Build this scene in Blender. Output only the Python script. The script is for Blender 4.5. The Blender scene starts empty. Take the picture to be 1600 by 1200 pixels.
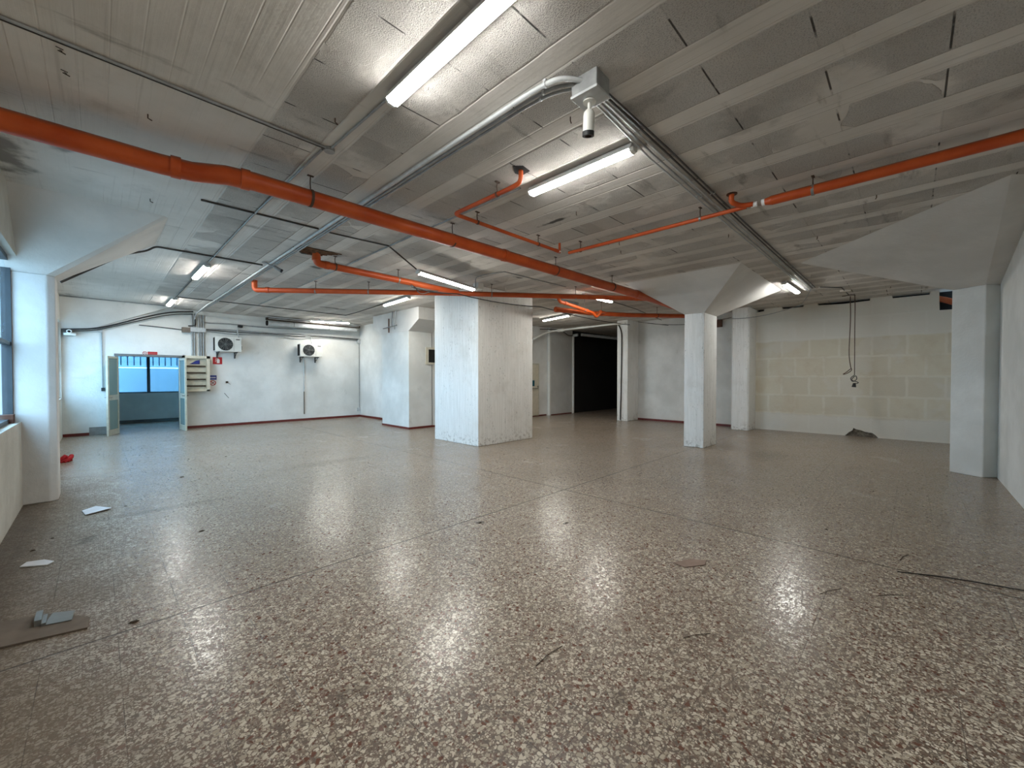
import bpy, math, random
from mathutils import Vector, Matrix
random.seed(7)
D = bpy.data
SC = bpy.context.scene
COL = SC.collection
PI = math.pi

# ------------------------------------------------------------------ camera, world, exposure
cam_d = D.cameras.new('camera'); cam = D.objects.new('camera', cam_d); COL.objects.link(cam)
cam_d.sensor_width = 36; cam_d.sensor_fit = 'HORIZONTAL'; cam_d.lens = 635.43 / 1600 * 36
cam_d.clip_start = 0.02; cam_d.clip_end = 200
cam.location = (0, 0, 1.55)
cam.rotation_euler = (math.radians(90 - 0.8656), 0, math.radians(44.4475 - 90))
SC.camera = cam
SC.view_settings.view_transform = 'Standard'
SC.view_settings.look = 'None'
SC.view_settings.gamma = 1
SC.view_settings.exposure = 0.42
SC.view_settings.use_curve_mapping = False
w = D.worlds.new('world'); SC.world = w; w.use_nodes = True
bg = w.node_tree.nodes['Background']
bg.inputs[0].default_value = (0.46, 0.74, 1.0, 1); bg.inputs[1].default_value = 9.0
LAMP = 74.0
SC.cycles.use_denoising = True; SC.cycles.adaptive_threshold = 0.018
SC.cycles.max_bounces = 9; SC.cycles.diffuse_bounces = 7
SC.cycles.sample_clamp_indirect = 6.0
SC.cycles.caustics_reflective = False; SC.cycles.caustics_refractive = False

ZC = 3.62      # ceiling height

# ------------------------------------------------------------------ materials
def s2l(c):
    return tuple(((v / 255) / 12.92 if v <= 10 else ((v / 255 + 0.055) / 1.055) ** 2.4) for v in c) + (1,)

class NT:
    def __init__(s, name):
        s.m = D.materials.new(name); s.m.use_nodes = True
        s.t = s.m.node_tree; s.b = s.t.nodes['Principled BSDF']
        s.tc = s.t.nodes.new('ShaderNodeTexCoord')
    def n(s, typ, **kw):
        nd = s.t.nodes.new(typ)
        for k, v in kw.items(): setattr(nd, k, v)
        return nd
    def l(s, a, b): s.t.links.new(a, b)
    def obj(s): return s.tc.outputs['Object']
    def mapped(s, scale=(1, 1, 1), loc=(0, 0, 0), rot=(0, 0, 0), src=None):
        m = s.n('ShaderNodeMapping'); m.inputs['Scale'].default_value = scale
        m.inputs['Location'].default_value = loc; m.inputs['Rotation'].default_value = rot
        s.l(src or s.obj(), m.inputs[0]); return m.outputs[0]
    def noise(s, scale, detail=4, rough=0.55, vec=None, dist=0.0):
        nd = s.n('ShaderNodeTexNoise'); nd.inputs['Scale'].default_value = scale
        nd.inputs['Detail'].default_value = detail; nd.inputs['Roughness'].default_value = rough
        nd.inputs['Distortion'].default_value = dist
        s.l(vec or s.obj(), nd.inputs['Vector']); return nd.outputs['Fac']
    def math(s, op, a, b=None, c=None, clamp=False):
        nd = s.n('ShaderNodeMath', operation=op, use_clamp=clamp)
        for i, v in enumerate((a, b, c)):
            if v is None: continue
            if isinstance(v, (int, float)): nd.inputs[i].default_value = v
            else: s.l(v, nd.inputs[i])
        return nd.outputs[0]
    def ramp(s, fac, a, b):     # smooth 0..1 between a and b
        nd = s.n('ShaderNodeMapRange', interpolation_type='SMOOTHSTEP')
        nd.inputs['From Min'].default_value = a; nd.inputs['From Max'].default_value = b
        s.l(fac, nd.inputs['Value']); return nd.outputs[0]
    def mix(s, fac, a, b, mode='MIX'):
        nd = s.n('ShaderNodeMix', data_type='RGBA', blend_type=mode)
        if isinstance(fac, (int, float)): nd.inputs[0].default_value = fac
        else: s.l(fac, nd.inputs[0])
        for i, v in ((6, a), (7, b)):
            if isinstance(v, tuple): nd.inputs[i].default_value = v
            else: s.l(v, nd.inputs[i])
        return nd.outputs[2]
    def bump(s, h, strength=0.3, dist=0.01, prev=None):
        nd = s.n('ShaderNodeBump'); nd.inputs['Strength'].default_value = strength
        nd.inputs['Distance'].default_value = dist; s.l(h, nd.inputs['Height'])
        if prev: s.l(prev, nd.inputs['Normal'])
        return nd.outputs[0]
    def xyz(s, src=None):
        nd = s.n('ShaderNodeSeparateXYZ'); s.l(src or s.obj(), nd.inputs[0]); return nd.outputs
    def done(s, col=None, rough=None, nrm=None, metal=None, spec=None):
        def put(nm, v):
            if v is None: return
            if isinstance(v, (int, float, tuple)): s.b.inputs[nm].default_value = v
            else: s.l(v, s.b.inputs[nm])
        put('Base Color', col); put('Roughness', rough); put('Normal', nrm); put('Metallic', metal); put('Specular IOR Level', spec)
        return s.m

def simple(name, rgb, rough=0.5, metal=0.0, var=0.08, scale=9, bump=0.0, spec=0.5):
    t = NT(name); c = s2l(rgb); dk = tuple(v * (1 - var * 2.2) for v in c[:3]) + (1,)
    f = t.noise(scale, 3)
    col = t.mix(t.ramp(f, 0.35, 0.7), dk, c)
    nr = t.bump(t.noise(scale * 12, 2), bump, 0.004) if bump else None
    return t.done(col, rough, nr, metal, spec)

def spot(t, x, y, rx, ry, dist=0.25, ns=5):
    """irregular stain mask round a place of the ceiling or floor"""
    if not hasattr(t, 'sp'): t.sp = (t.xyz(), t.noise(ns, 4))
    v, n = t.sp
    dx = t.math('DIVIDE', t.math('SUBTRACT', v[0], x), rx); dy = t.math('DIVIDE', t.math('SUBTRACT', v[1], y), ry)
    d = t.math('SQRT', t.math('ADD', t.math('MULTIPLY', dx, dx), t.math('MULTIPLY', dy, dy)))
    d = t.math('ADD', d, t.math('MULTIPLY', t.math('SUBTRACT', n, 0.5), 2.4))
    nd = t.n('ShaderNodeMapRange', interpolation_type='SMOOTHSTEP')
    nd.inputs['From Min'].default_value = 1.0; nd.inputs['From Max'].default_value = 1.0 - dist * 3
    nd.inputs['To Min'].default_value = 0; nd.inputs['To Max'].default_value = 1
    t.l(d, nd.inputs['Value']); return nd.outputs[0]

def mat_ceiling():
    t = NT('painted_block_ceiling'); X, Y, Z = t.xyz()
    wob = t.math('MULTIPLY', t.math('SUBTRACT', t.noise(3.0, 3), 0.5), 0.022)
    xs = t.math('ADD', X, wob)
    fx = t.math('FRACT', t.math('DIVIDE', t.math('SUBTRACT', xs, 1.0), 0.6))
    fy = t.math('FRACT', t.math('DIVIDE', t.math('SUBTRACT', Y, 1.02), 0.588))
    blk = t.math('MULTIPLY', t.ramp(fx, 0.0, 0.02), t.math('SUBTRACT', 1.0, t.ramp(fx, 0.66, 0.68)))
    east = t.ramp(X, 0.98, 1.0)                     # solid cast strip west of x = 1
    blk = t.math('MULTIPLY', blk, east)
    patch = t.ramp(t.noise(1.3, 4, 0.6, t.mapped((1, 1, 1), (3.1, 1.7, 0))), 0.36, 0.52)
    # chipped plaster patches with crisp edges
    vo = t.n('ShaderNodeTexVoronoi', feature='DISTANCE_TO_EDGE'); vo.inputs['Scale'].default_value = 2.3
    t.l(t.mapped((1, 1, 1), (0.4, 0.2, 0)), vo.inputs['Vector'])
    vc = t.n('ShaderNodeTexVoronoi', feature='F1'); vc.inputs['Scale'].default_value = 2.3
    t.l(t.mapped((1, 1, 1), (0.4, 0.2, 0)), vc.inputs['Vector'])
    rnd = t.n('ShaderNodeSeparateColor'); t.l(vc.outputs['Color'], rnd.inputs[0])
    flake = t.math('MULTIPLY', t.ramp(rnd.outputs[0], 0.50, 0.52), t.ramp(t.math('ADD', vo.outputs['Distance'], t.math('MULTIPLY', t.noise(9, 4), 0.12)), 0.09, 0.10))
    rough_area = t.math('MULTIPLY', blk, t.math('MAXIMUM', patch, flake))
    stip = t.noise(105, 3, 0.7)
    # block joints: dark narrow slots running along X inside each block
    dj = t.math('ABSOLUTE', t.math('SUBTRACT', fy, 0.5))
    dj = t.math('SUBTRACT', 0.5, dj)
    jt = t.math('SUBTRACT', 1.0, t.ramp(dj, 0.005, 0.012))
    jm = t.math('MULTIPLY', t.math('MULTIPLY', jt, blk), t.ramp(t.noise(2.4, 3, 0.6, t.mapped((1, 1, 1), (9, 4, 0))), 0.50, 0.56))
    jm2 = t.math('MULTIPLY', t.math('MULTIPLY', jt, blk), 0.12)
    jm = t.math('MAXIMUM', jm, jm2)
    # board marks along Y on the ribs and the solid strip
    brd = t.noise(1.0, 4, 0.6, t.mapped((34, 0.7, 1)))
    bx = t.math('FRACT', t.math('DIVIDE', X, 0.148))
    bl = t.math('SUBTRACT', 1.0, t.ramp(t.math('ABSOLUTE', t.math('SUBTRACT', bx, 0.5)), 0.0, 0.05))
    bl = t.math('MULTIPLY', bl, t.math('MULTIPLY', t.math('SUBTRACT', 1.0, blk), t.ramp(t.noise(0.9, 2, 0.5, t.mapped((1, 0.4, 1), (4, 4, 4))), 0.42, 0.6)))
    edge = t.math('MULTIPLY', t.math('SUBTRACT', 1.0, t.ramp(t.math('ABSOLUTE', t.math('SUBTRACT', fx, 0.67)), 0.0, 0.025)), east)
    edge2 = t.math('MULTIPLY', t.math('SUBTRACT', 1.0, t.ramp(t.math('ABSOLUTE', t.math('SUBTRACT', fx, 0.98)), 0.0, 0.02)), east)
    # colour
    base = s2l((224, 219, 213))
    c = t.mix(t.ramp(t.noise(0.55, 5, 0.6), 0.35, 0.7), s2l((202, 197, 190)), base)
    c = t.mix(t.math('MULTIPLY', t.ramp(t.noise(1.1, 6, 0.7, t.mapped((1, 1, 1), (7, 7, 0))), 0.55, 0.75), 0.35), c, s2l((150, 144, 136)))
    c = t.mix(t.math('MULTIPLY', rough_area, 0.12), c, s2l((158, 153, 148)))
    c = t.mix(t.math('MULTIPLY', rough_area, t.math('MULTIPLY', t.math('SUBTRACT', 1.0, t.ramp(stip, 0.36, 0.5)), 0.42)), c, s2l((112, 108, 104)))
    c = t.mix(t.math('MULTIPLY', t.ramp(brd, 0.55, 0.75), t.math('MULTIPLY', t.math('SUBTRACT', 1.0, blk), 0.22)), c, s2l((140, 134, 126)))
    cid = t.n('ShaderNodeCombineXYZ'); t.l(t.math('FLOOR', t.math('DIVIDE', t.math('SUBTRACT', xs, 1.0), 0.6)), cid.inputs[0]); t.l(t.math('FLOOR', t.math('DIVIDE', t.math('SUBTRACT', Y, 1.314), 0.294)), cid.inputs[1])
    wn = t.n('ShaderNodeTexWhiteNoise'); t.l(cid.outputs[0], wn.inputs['Vector'])
    c = t.mix(t.math('MULTIPLY', t.math('MULTIPLY', t.ramp(wn.outputs['Value'], 0.35, 1.0), blk), t.math('MULTIPLY', t.ramp(t.noise(0.7, 2), .4, .6), 0.25)), c, s2l((140, 134, 127)))
    smud = t.math('MULTIPLY', t.ramp(t.noise(2.2, 5, 0.65, t.mapped((0.35, 1.6, 1), (1, 5, 0))), 0.60, 0.72), 0.55)
    c = t.mix(smud, c, s2l((118, 113, 106)))
    c = t.mix(t.math('MULTIPLY', jm, 0.85), c, s2l((38, 34, 31)))
    for x, y, rx, ry, k in ((4.26, 3.45, .05, .35, .85), (-0.6, 5.9, .22, .8, .6), (-0.2, 5.5, .10, .10, .5), (2.9, 1.6, .12, .4, .3), (3.7, 1.0, .25, .3, .25), (-.6, 15.2, .6, .5, .4),
                            (3.3, 7.6, .5, .35, .35), (2.9, 8.0, .15, .1, .7), (5.0, 12.3, .5, .15, .6), (2.7, 6.9, .35, .16, .5), (8.5, 2.6, .3, .1, .3), (0.6, 5.2, 1.4, .22, .28), (6.1, 5.8, .18, .05, .8)):
        c = t.mix(t.math('MULTIPLY', spot(t, x, y, rx, ry), k), c, s2l((52, 48, 44)))
    h = t.math('ADD', t.math('MULTIPLY', stip, t.math('MULTIPLY', rough_area, 1.7)), t.math('MULTIPLY', t.noise(14, 4, 0.6), 0.35))
    h = t.math('ADD', h, t.math('MULTIPLY', brd, t.math('MULTIPLY', t.math('SUBTRACT', 1.0, blk), 0.25)))
    h = t.math('ADD', h, t.math('MULTIPLY', rough_area, 0.35))
    h = t.math('SUBTRACT', h, t.math('MULTIPLY', jm, 1.4))
    h = t.math('SUBTRACT', h, t.math('MULTIPLY', edge, 0.8))
    h = t.math('SUBTRACT', h, t.math('MULTIPLY', edge2, 0.5))
    h = t.math('SUBTRACT', h, t.math('MULTIPLY', bl, 0.35))
    return t.done(c, 0.9, t.bump(h, 1.0, 0.0085), spec=0.0)

def mat_terrazzo():
    t = NT('terrazzo_tiles'); X, Y, Z = t.xyz()
    wv = t.n('ShaderNodeVectorMath', operation='ADD')
    nz = t.n('ShaderNodeTexNoise'); nz.inputs['Scale'].default_value = 45; nz.inputs['Detail'].default_value = 2; t.l(t.obj(), nz.inputs['Vector'])
    sc = t.n('ShaderNodeVectorMath', operation='SCALE'); sc.inputs['Scale'].default_value = 0.012; t.l(nz.outputs['Color'], sc.inputs[0])
    t.l(t.obj(), wv.inputs[0]); t.l(sc.outputs[0], wv.inputs[1])
    def chips(scale, lo, thr, off):
        m = t.mapped((1, 1, 1), off, src=wv.outputs[0])
        e = t.n('ShaderNodeTexVoronoi', feature='DISTANCE_TO_EDGE', voronoi_dimensions='2D'); e.inputs['Scale'].default_value = scale; t.l(m, e.inputs['Vector'])
        f = t.n('ShaderNodeTexVoronoi', feature='F1', voronoi_dimensions='2D'); f.inputs['Scale'].default_value = scale; t.l(m, f.inputs['Vector'])
        s = t.n('ShaderNodeSeparateColor'); t.l(f.outputs['Color'], s.inputs[0])
        th = t.math('ADD', lo, t.math('MULTIPLY', s.outputs[2], 0.10))
        mk = t.math('MULTIPLY', t.math('GREATER_THAN', e.outputs['Distance'], th), t.math('GREATER_THAN', s.outputs[0], thr))
        return mk, s.outputs[1]
    m1, r1 = chips(44, 0.10, 0.64, (0, 0, 0))
    m2, r2 = chips(78, 0.10, 0.50, (3.3, 1.2, 0))
    m3, r3 = chips(120, 0.08, 0.50, (1.3, 5.2, 0))
    big = t.ramp(t.noise(0.5, 5, 0.6), 0.3, 0.72)
    mt = t.mix(big, s2l((86, 74, 65)), s2l((107, 94, 82)))
    mt = t.mix(t.ramp(t.noise(26, 3), 0.4, 0.62), mt, s2l((108, 90, 78)))
    red = t.math('MULTIPLY', t.ramp(t.noise(17, 2, 0.5, t.mapped((1, 1, 1), (2, 8, 0))), 0.58, 0.66), 0.5)
    mt = t.mix(red, mt, s2l((104, 66, 56)))
    def chipcol(r):
        a = t.mix(t.ramp(r, 0.0, 0.8), s2l((168, 157, 140)), s2l((208, 198, 181)))
        return t.mix(t.math('GREATER_THAN', r, 0.88), a, s2l((112, 80, 68)))
    c = t.mix(t.math('MULTIPLY', m3, 0.55), mt, chipcol(r3))
    c = t.mix(m2, c, chipcol(r2)); c = t.mix(m1, c, chipcol(r1))
    chip = t.math('MAXIMUM', m1, t.math('MAXIMUM', m2, t.math('MULTIPLY', m3, 0.6)))
    # worn and dirty zones
    dirt = t.ramp(t.noise(0.9, 6, 0.65, t.mapped((1, 1, 1), (5, 2, 0))), 0.42, 0.68)
    c = t.mix(t.math('MULTIPLY', dirt, 0.24), c, s2l((116, 104, 90)))
    dwest = t.math('SUBTRACT', 1.0, t.ramp(t.math('ADD', X, t.math('MULTIPLY', t.noise(2, 4), 0.9)), 0.1, 0.95))
    dwest = t.math('MULTIPLY', dwest, t.math('SUBTRACT', 1.0, t.ramp(Y, 7.5, 10)))
    c = t.mix(t.math('MULTIPLY', dwest, 0.72), c, s2l((112, 100, 84)))
    wallrub = t.math('SUBTRACT', 1.0, t.ramp(t.math('ADD', X, t.math('MULTIPLY', t.noise(7, 5, 0.7), 0.5)), -0.35, 0.0))
    wallrub = t.math('MULTIPLY', wallrub, t.math('SUBTRACT', 1.0, t.ramp(Y, 7.3, 8.3)))
    c = t.mix(t.math('MULTIPLY', wallrub, 0.7), c, s2l((70, 58, 44)))
    grim = t.ramp(t.noise(4.0, 5, 0.7, t.mapped((1, 1, 1), (8, 1, 0))), 0.66, 0.74)
    c = t.mix(t.math('MULTIPLY', grim, 0.4), c, s2l((74, 66, 57)))
    for x, y, rx, ry, k in ((0.85, 1.95, .16, .08, .35), (3.0, 7.6, 1.3, .3, .3), (9.3, 2.0, .8, .5, .3), (2.85, 3.27, .07, .05, .8), (3.49, 2.61, .06, .03, .9), (1.75, 1.0, .07, .07, .5), (0.5, 6.3, .9, .12, .35), (-0.1, 5.6, .10, .2, .5)):
        c = t.mix(t.math('MULTIPLY', spot(t, x, y, rx, ry, ns=11), k), c, s2l((52, 40, 30)))
    # tile joints and the two wide expansion joints
    def joint(v, off, per, wd):
        f = t.math('FRACT', t.math('DIVIDE', t.math('SUBTRACT', v, off - per / 2), per))
        d = t.math('MULTIPLY', t.math('ABSOLUTE', t.math('SUBTRACT', f, 0.5)), per)
        return t.math('SUBTRACT', 1.0, t.ramp(d, wd * 0.4, wd))
    jj = t.math('MAXIMUM', joint(X, 0.07, 0.3, 0.0026), joint(Y, 0.12, 0.3, 0.0022))
    jj = t.math('MULTIPLY', jj, t.math('ADD', 0.25, t.math('MULTIPLY', t.ramp(t.noise(1.5, 3), 0.42, 0.62), 0.7)))
    def line(v, p, wd): return t.math('SUBTRACT', 1.0, t.ramp(t.math('ABSOLUTE', t.math('SUBTRACT', v, p)), wd * 0.5, wd))
    ex = t.math('MAXIMUM', line(X, 4.52, 0.011), line(Y, 3.415, 0.009))
    c = t.mix(t.math('MULTIPLY', jj, 0.75), c, s2l((60, 50, 42)))
    c = t.mix(t.math('MULTIPLY', ex, 0.9), c, s2l((52, 42, 34)))
    rg = t.math('ADD', 0.25, t.math('MULTIPLY', t.noise(1.1, 5, 0.65, t.mapped((1, 1, 1), (1, 1, 0))), 0.18))
    rg = t.math('ADD', rg, t.math('MULTIPLY', dwest, 0.35))
    rg = t.math('SUBTRACT', rg, t.math('MULTIPLY', chip, 0.15))
    h = t.math('ADD', t.math('MULTIPLY', chip, 0.35), t.math('MULTIPLY', t.noise(70, 3), 0.5))
    h = t.math('ADD', h, t.math('MULTIPLY', t.noise(7, 3), 1.2))
    h = t.math('SUBTRACT', h, t.math('MULTIPLY', t.math('MAXIMUM', jj, ex), 1.5))
    return t.done(c, rg, t.bump(h, 0.45, 0.003), spec=0.5)

def mat_plaster(name='white_plaster', a=(226, 226, 222), b=(205, 205, 200), st=0.35):
    t = NT(name)
    c = t.mix(t.ramp(t.noise(0.8, 5, 0.6), 0.35, 0.68), s2l(b), s2l(a))
    c = t.mix(t.math('MULTIPLY', t.ramp(t.noise(2.6, 6, 0.7, t.mapped((1, 1, 0.6), (3, 3, 3))), 0.62, 0.76), st), c, s2l((158, 154, 146)))
    sp = t.ramp(t.noise(16, 4, 0.7, t.mapped((1, 1, 0.8), (5, 1, 3))), 0.74, 0.78)
    c = t.mix(t.math('MULTIPLY', sp, 0.5), c, s2l((120, 116, 110)))
    h = t.math('ADD', t.noise(30, 4), t.math('MULTIPLY', t.noise(4, 3), 1.5))
    return t.done(c, 0.8, t.bump(h, 0.5, 0.006), spec=0.25)

def mat_board_concrete():
    t = NT('board_marked_white_concrete'); X, Y, Z = t.xyz()
    fib = t.noise(1, 5, 0.7, t.mapped((26, 26, 1.6)))
    pit = t.math('MULTIPLY', t.ramp(t.noise(1, 4, 0.75, t.mapped((48, 48, 16), (2, 2, 2))), 0.60, 0.66), t.ramp(t.noise(1, 3, 0.6, t.mapped((9, 9, .8), (6, 6, 6))), 0.46, 0.58))
    c = t.mix(t.ramp(fib, 0.35, 0.7), s2l((222, 222, 218)), s2l((234, 234, 231)))
    c = t.mix(t.math('MULTIPLY', t.ramp(t.noise(1.5, 5, .65), 0.5, 0.75), 0.35), c, s2l((190, 186, 176)))
    c = t.mix(t.math('MULTIPLY', pit, 0.75), c, s2l((96, 92, 86)))
    s = t.math('ADD', X, Y)
    f = t.math('FRACT', t.math('DIVIDE', s, 0.105))
    bl = t.math('SUBTRACT', 1.0, t.ramp(t.math('ABSOLUTE', t.math('SUBTRACT', f, 0.5)), 0.0, 0.06))
    bl = t.math('MULTIPLY', bl, t.ramp(t.noise(1.2, 3), 0.4, 0.6))
    c = t.mix(t.math('MULTIPLY', bl, 0.25), c, s2l((140, 136, 130)))
    low = t.math('MULTIPLY', t.math('SUBTRACT', 1.0, t.ramp(Z, 0.0, 0.35)), t.ramp(t.noise(12, 4, 0.7), 0.5, 0.62))
    c = t.mix(t.math('MULTIPLY', low, 0.5), c, s2l((120, 112, 100)))
    h = t.math('SUBTRACT', t.math('ADD', t.math('MULTIPLY', fib, .4), t.math('MULTIPLY', t.noise(20, 3), 0.4)), t.math('ADD', pit, t.math('MULTIPLY', bl, 0.6)))
    return t.done(c, 0.82, t.bump(h, 0.6, 0.005), spec=0.25)

def mat_blocks():
    t = NT('cream_block_wall'); X, Y, Z = t.xyz()
    cmb = t.n('ShaderNodeCombineXYZ')
    n = t.math('MULTIPLY', t.math('SUBTRACT', t.noise(6, 3), 0.5), 0.06)
    t.l(t.math('ADD', t.math('ADD', Y, n), 0.92), cmb.inputs[0]); t.l(t.math('ADD', t.math('ADD', Z, n), 0.01), cmb.inputs[1])
    br = t.n('ShaderNodeTexBrick'); t.l(cmb.outputs[0], br.inputs['Vector'])
    br.inputs['Scale'].default_value = 1; br.inputs['Brick Width'].default_value = 0.66; br.inputs['Row Height'].default_value = 0.53
    br.inputs['Mortar Size'].default_value = 0.045; br.inputs['Mortar Smooth'].default_value = 0.8; br.offset = 0.5
    br.inputs['Color1'].default_value = s2l((210, 204, 186)); br.inputs['Color2'].default_value = s2l((202, 196, 180)); br.inputs['Mortar'].default_value = s2l((214, 210, 196))
    w1 = t.math('MULTIPLY', t.math('SUBTRACT', t.noise(1.5, 3), 0.5), 0.14)
    zz = t.math('ADD', Z, w1)
    top = t.ramp(zz, 2.58, 2.64); bot = t.math('SUBTRACT', 1.0, t.ramp(zz, 0.48, 0.54))
    wash = t.math('MULTIPLY', t.math('MAXIMUM', top, bot), 0.72)
    c = t.mix(t.ramp(t.noise(1.6, 5, .65), 0.45, 0.75), br.outputs['Color'], s2l((200, 190, 170)))
    patch = t.math('MULTIPLY', t.ramp(t.noise(0.9, 4, 0.6, t.mapped((1, 1, 1), (0, 3, 8))), 0.56, 0.62), 0.35)
    c = t.mix(patch, c, s2l((214, 212, 206)))
    c = t.mix(wash, c, s2l((216, 215, 209)))
    h = t.math('ADD', t.noise(26, 4), t.math('MULTIPLY', br.outputs['Fac'], 0.8))
    return t.done(c, 0.9, t.bump(h, 0.5, 0.006), spec=0.2)

def mat_orange():
    t = NT('orange_plastic_pipe')
    c = t.mix(t.ramp(t.noise(3, 4), 0.35, 0.7), s2l((176, 68, 20)), s2l((194, 86, 34)))
    c = t.mix(t.math('MULTIPLY', t.ramp(t.noise(9, 5, .7), 0.6, 0.75), 0.4), c, s2l((140, 70, 48)))
    up = t.n('ShaderNodeNewGeometry'); sz = t.n('ShaderNodeSeparateXYZ'); t.l(up.outputs['Normal'], sz.inputs[0])
    top_brown = t.math('MULTIPLY', t.ramp(sz.outputs[2], 0.25, 0.8), 0.6)    # duller brown mixed in on the upper side
    c = t.mix(top_brown, c, s2l((96, 74, 58)))
    return t.done(c, 0.42, None, spec=0.4)

def mat_glass(name, tint, alpha=0.35, rough=0.05):
    t = NT(name); t.m.node_tree.nodes.remove(t.b)
    o = t.m.node_tree.nodes['Material Output']
    tr = t.n('ShaderNodeBsdfTransparent'); tr.inputs[0].default_value = tint
    gl = t.n('ShaderNodeBsdfGlossy'); gl.inputs['Roughness'].default_value = rough
    df = t.n('ShaderNodeBsdfDiffuse'); df.inputs[0].default_value = tint
    m1 = t.n('ShaderNodeMixShader'); m1.inputs[0].default_value = alpha
    t.l(tr.outputs[0], m1.inputs[1]); t.l(df.outputs[0], m1.inputs[2])
    m2 = t.n('ShaderNodeMixShader'); lw = t.n('ShaderNodeLayerWeight'); lw.inputs[0].default_value = 0.25
    t.l(t.math('ADD', t.math('MULTIPLY', t.math('POWER', lw.outputs['Facing'], 3.0), 0.45), 0.03), m2.inputs[0]); t.l(m1.outputs[0], m2.inputs[1]); t.l(gl.outputs[0], m2.inputs[2])
    t.l(m2.outputs[0], o.inputs[0]); return t.m

def mat_emit(name, col, strength):
    t = NT(name); t.b.inputs['Base Color'].default_value = (0.9, 0.9, 0.9, 1)
    t.b.inputs['Emission Color'].default_value = col; t.b.inputs['Emission Strength'].default_value = strength
    return t.m

M = dict(
    ceil=mat_ceiling(), floor=mat_terrazzo(), plaster=mat_plaster(), board=mat_board_concrete(), block=mat_blocks(), orange=mat_orange(),
    cap=mat_plaster('painted_capital', (222, 219, 214), (205, 202, 197), 0.3),
    dirty=mat_plaster('dirty_plaster', (206, 202, 192), (180, 175, 164), 0.5),
    red=simple('dark_red_baseboard', (104, 34, 26), 0.5), grey=simple('grey_conduit', (158, 160, 160), 0.4, 0.0, 0.12),
    lgrey=simple('light_conduit', (196, 199, 200), 0.35), dgrey=simple('dark_cable', (72, 70, 68), 0.6), black=simple('black_cable', (26, 26, 28), 0.6),
    brown=simple('rusty_wire', (84, 66, 54), 0.8), steel=simple('galvanised_steel', (140, 142, 140), 0.4, 0.6), white=simple('white_enamel', (222, 222, 216), 0.45, var=0.03),
    cream=simple('cream_enamel', (206, 198, 178), 0.5, var=0.04), housing=simple('lamp_housing', (205, 205, 205), 0.5),
    alu=simple('grey_aluminium', (118, 122, 122), 0.4, 0.3), alul=simple('pale_aluminium', (196, 194, 176), 0.4, 0.1),
    dark=simple('dark_void', (20, 19, 18), 0.9), dwall=simple('shade_black_wall', (30, 29, 28), 0.95, var=0.1, scale=2), brick=simple('brown_brick', (92, 58, 44), 0.9, bump=.3),
    blue=simple('sign_blue', (30, 44, 128), 0.5, var=0.02), sred=simple('sign_red', (176, 24, 30), 0.5, var=0.02), swhite=simple('sign_white', (232, 232, 232), 0.5, var=0.01),
    paper=simple('white_paper', (222, 224, 228), 0.8, var=0.04), rag=simple('red_cloth', (168, 20, 28), 0.9), twig=simple('dark_litter', (66, 54, 42), 0.9),
    card=simple('cardboard', (138, 118, 106), 0.9), plate=simple('grey_metal_plate', (150, 152, 150), 0.45, 0.4), aroom=simple('anteroom_paint', (206, 214, 208), 0.8, var=0.05, scale=2),
    winf=simple('blue_grey_window_frame', (50, 58, 64), 0.5), glass=mat_glass('window_glass', (0.92, 0.97, 1, 1), 0.04), door_glass=mat_glass('frosted_door_glass', (0.30, 0.42, 0.42, 1), 0.6, .15),
    out=simple('outdoor_white_wall', (232, 234, 236), 0.9, var=0.03, scale=1.5), ground=simple('outdoor_paving', (150, 150, 146), 0.95), copper=simple('pipe_copper', (168, 84, 46), 0.35, 0.2),
    film=simple('clear_grey_film', (128, 132, 130), 0.3), plywood=simple('grey_board', (116, 105, 94), 0.85), wood=simple('splintered_lath', (128, 96, 74), 0.9, var=.2, scale=20),
    mark=simple('charcoal_mark', (70, 62, 56), 0.95), oldmetal=simple('rusted_metal', (96, 66, 52), 0.8), lens=simple('camera_lens', (12, 12, 14), 0.12),
    emit=mat_emit('lit_diffuser', (0.985, 0.985, 0.95, 1), LAMP), emitw=mat_emit('lit_diffuser_warm', (1.0, 0.975, 0.90, 1), LAMP),
)

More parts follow.
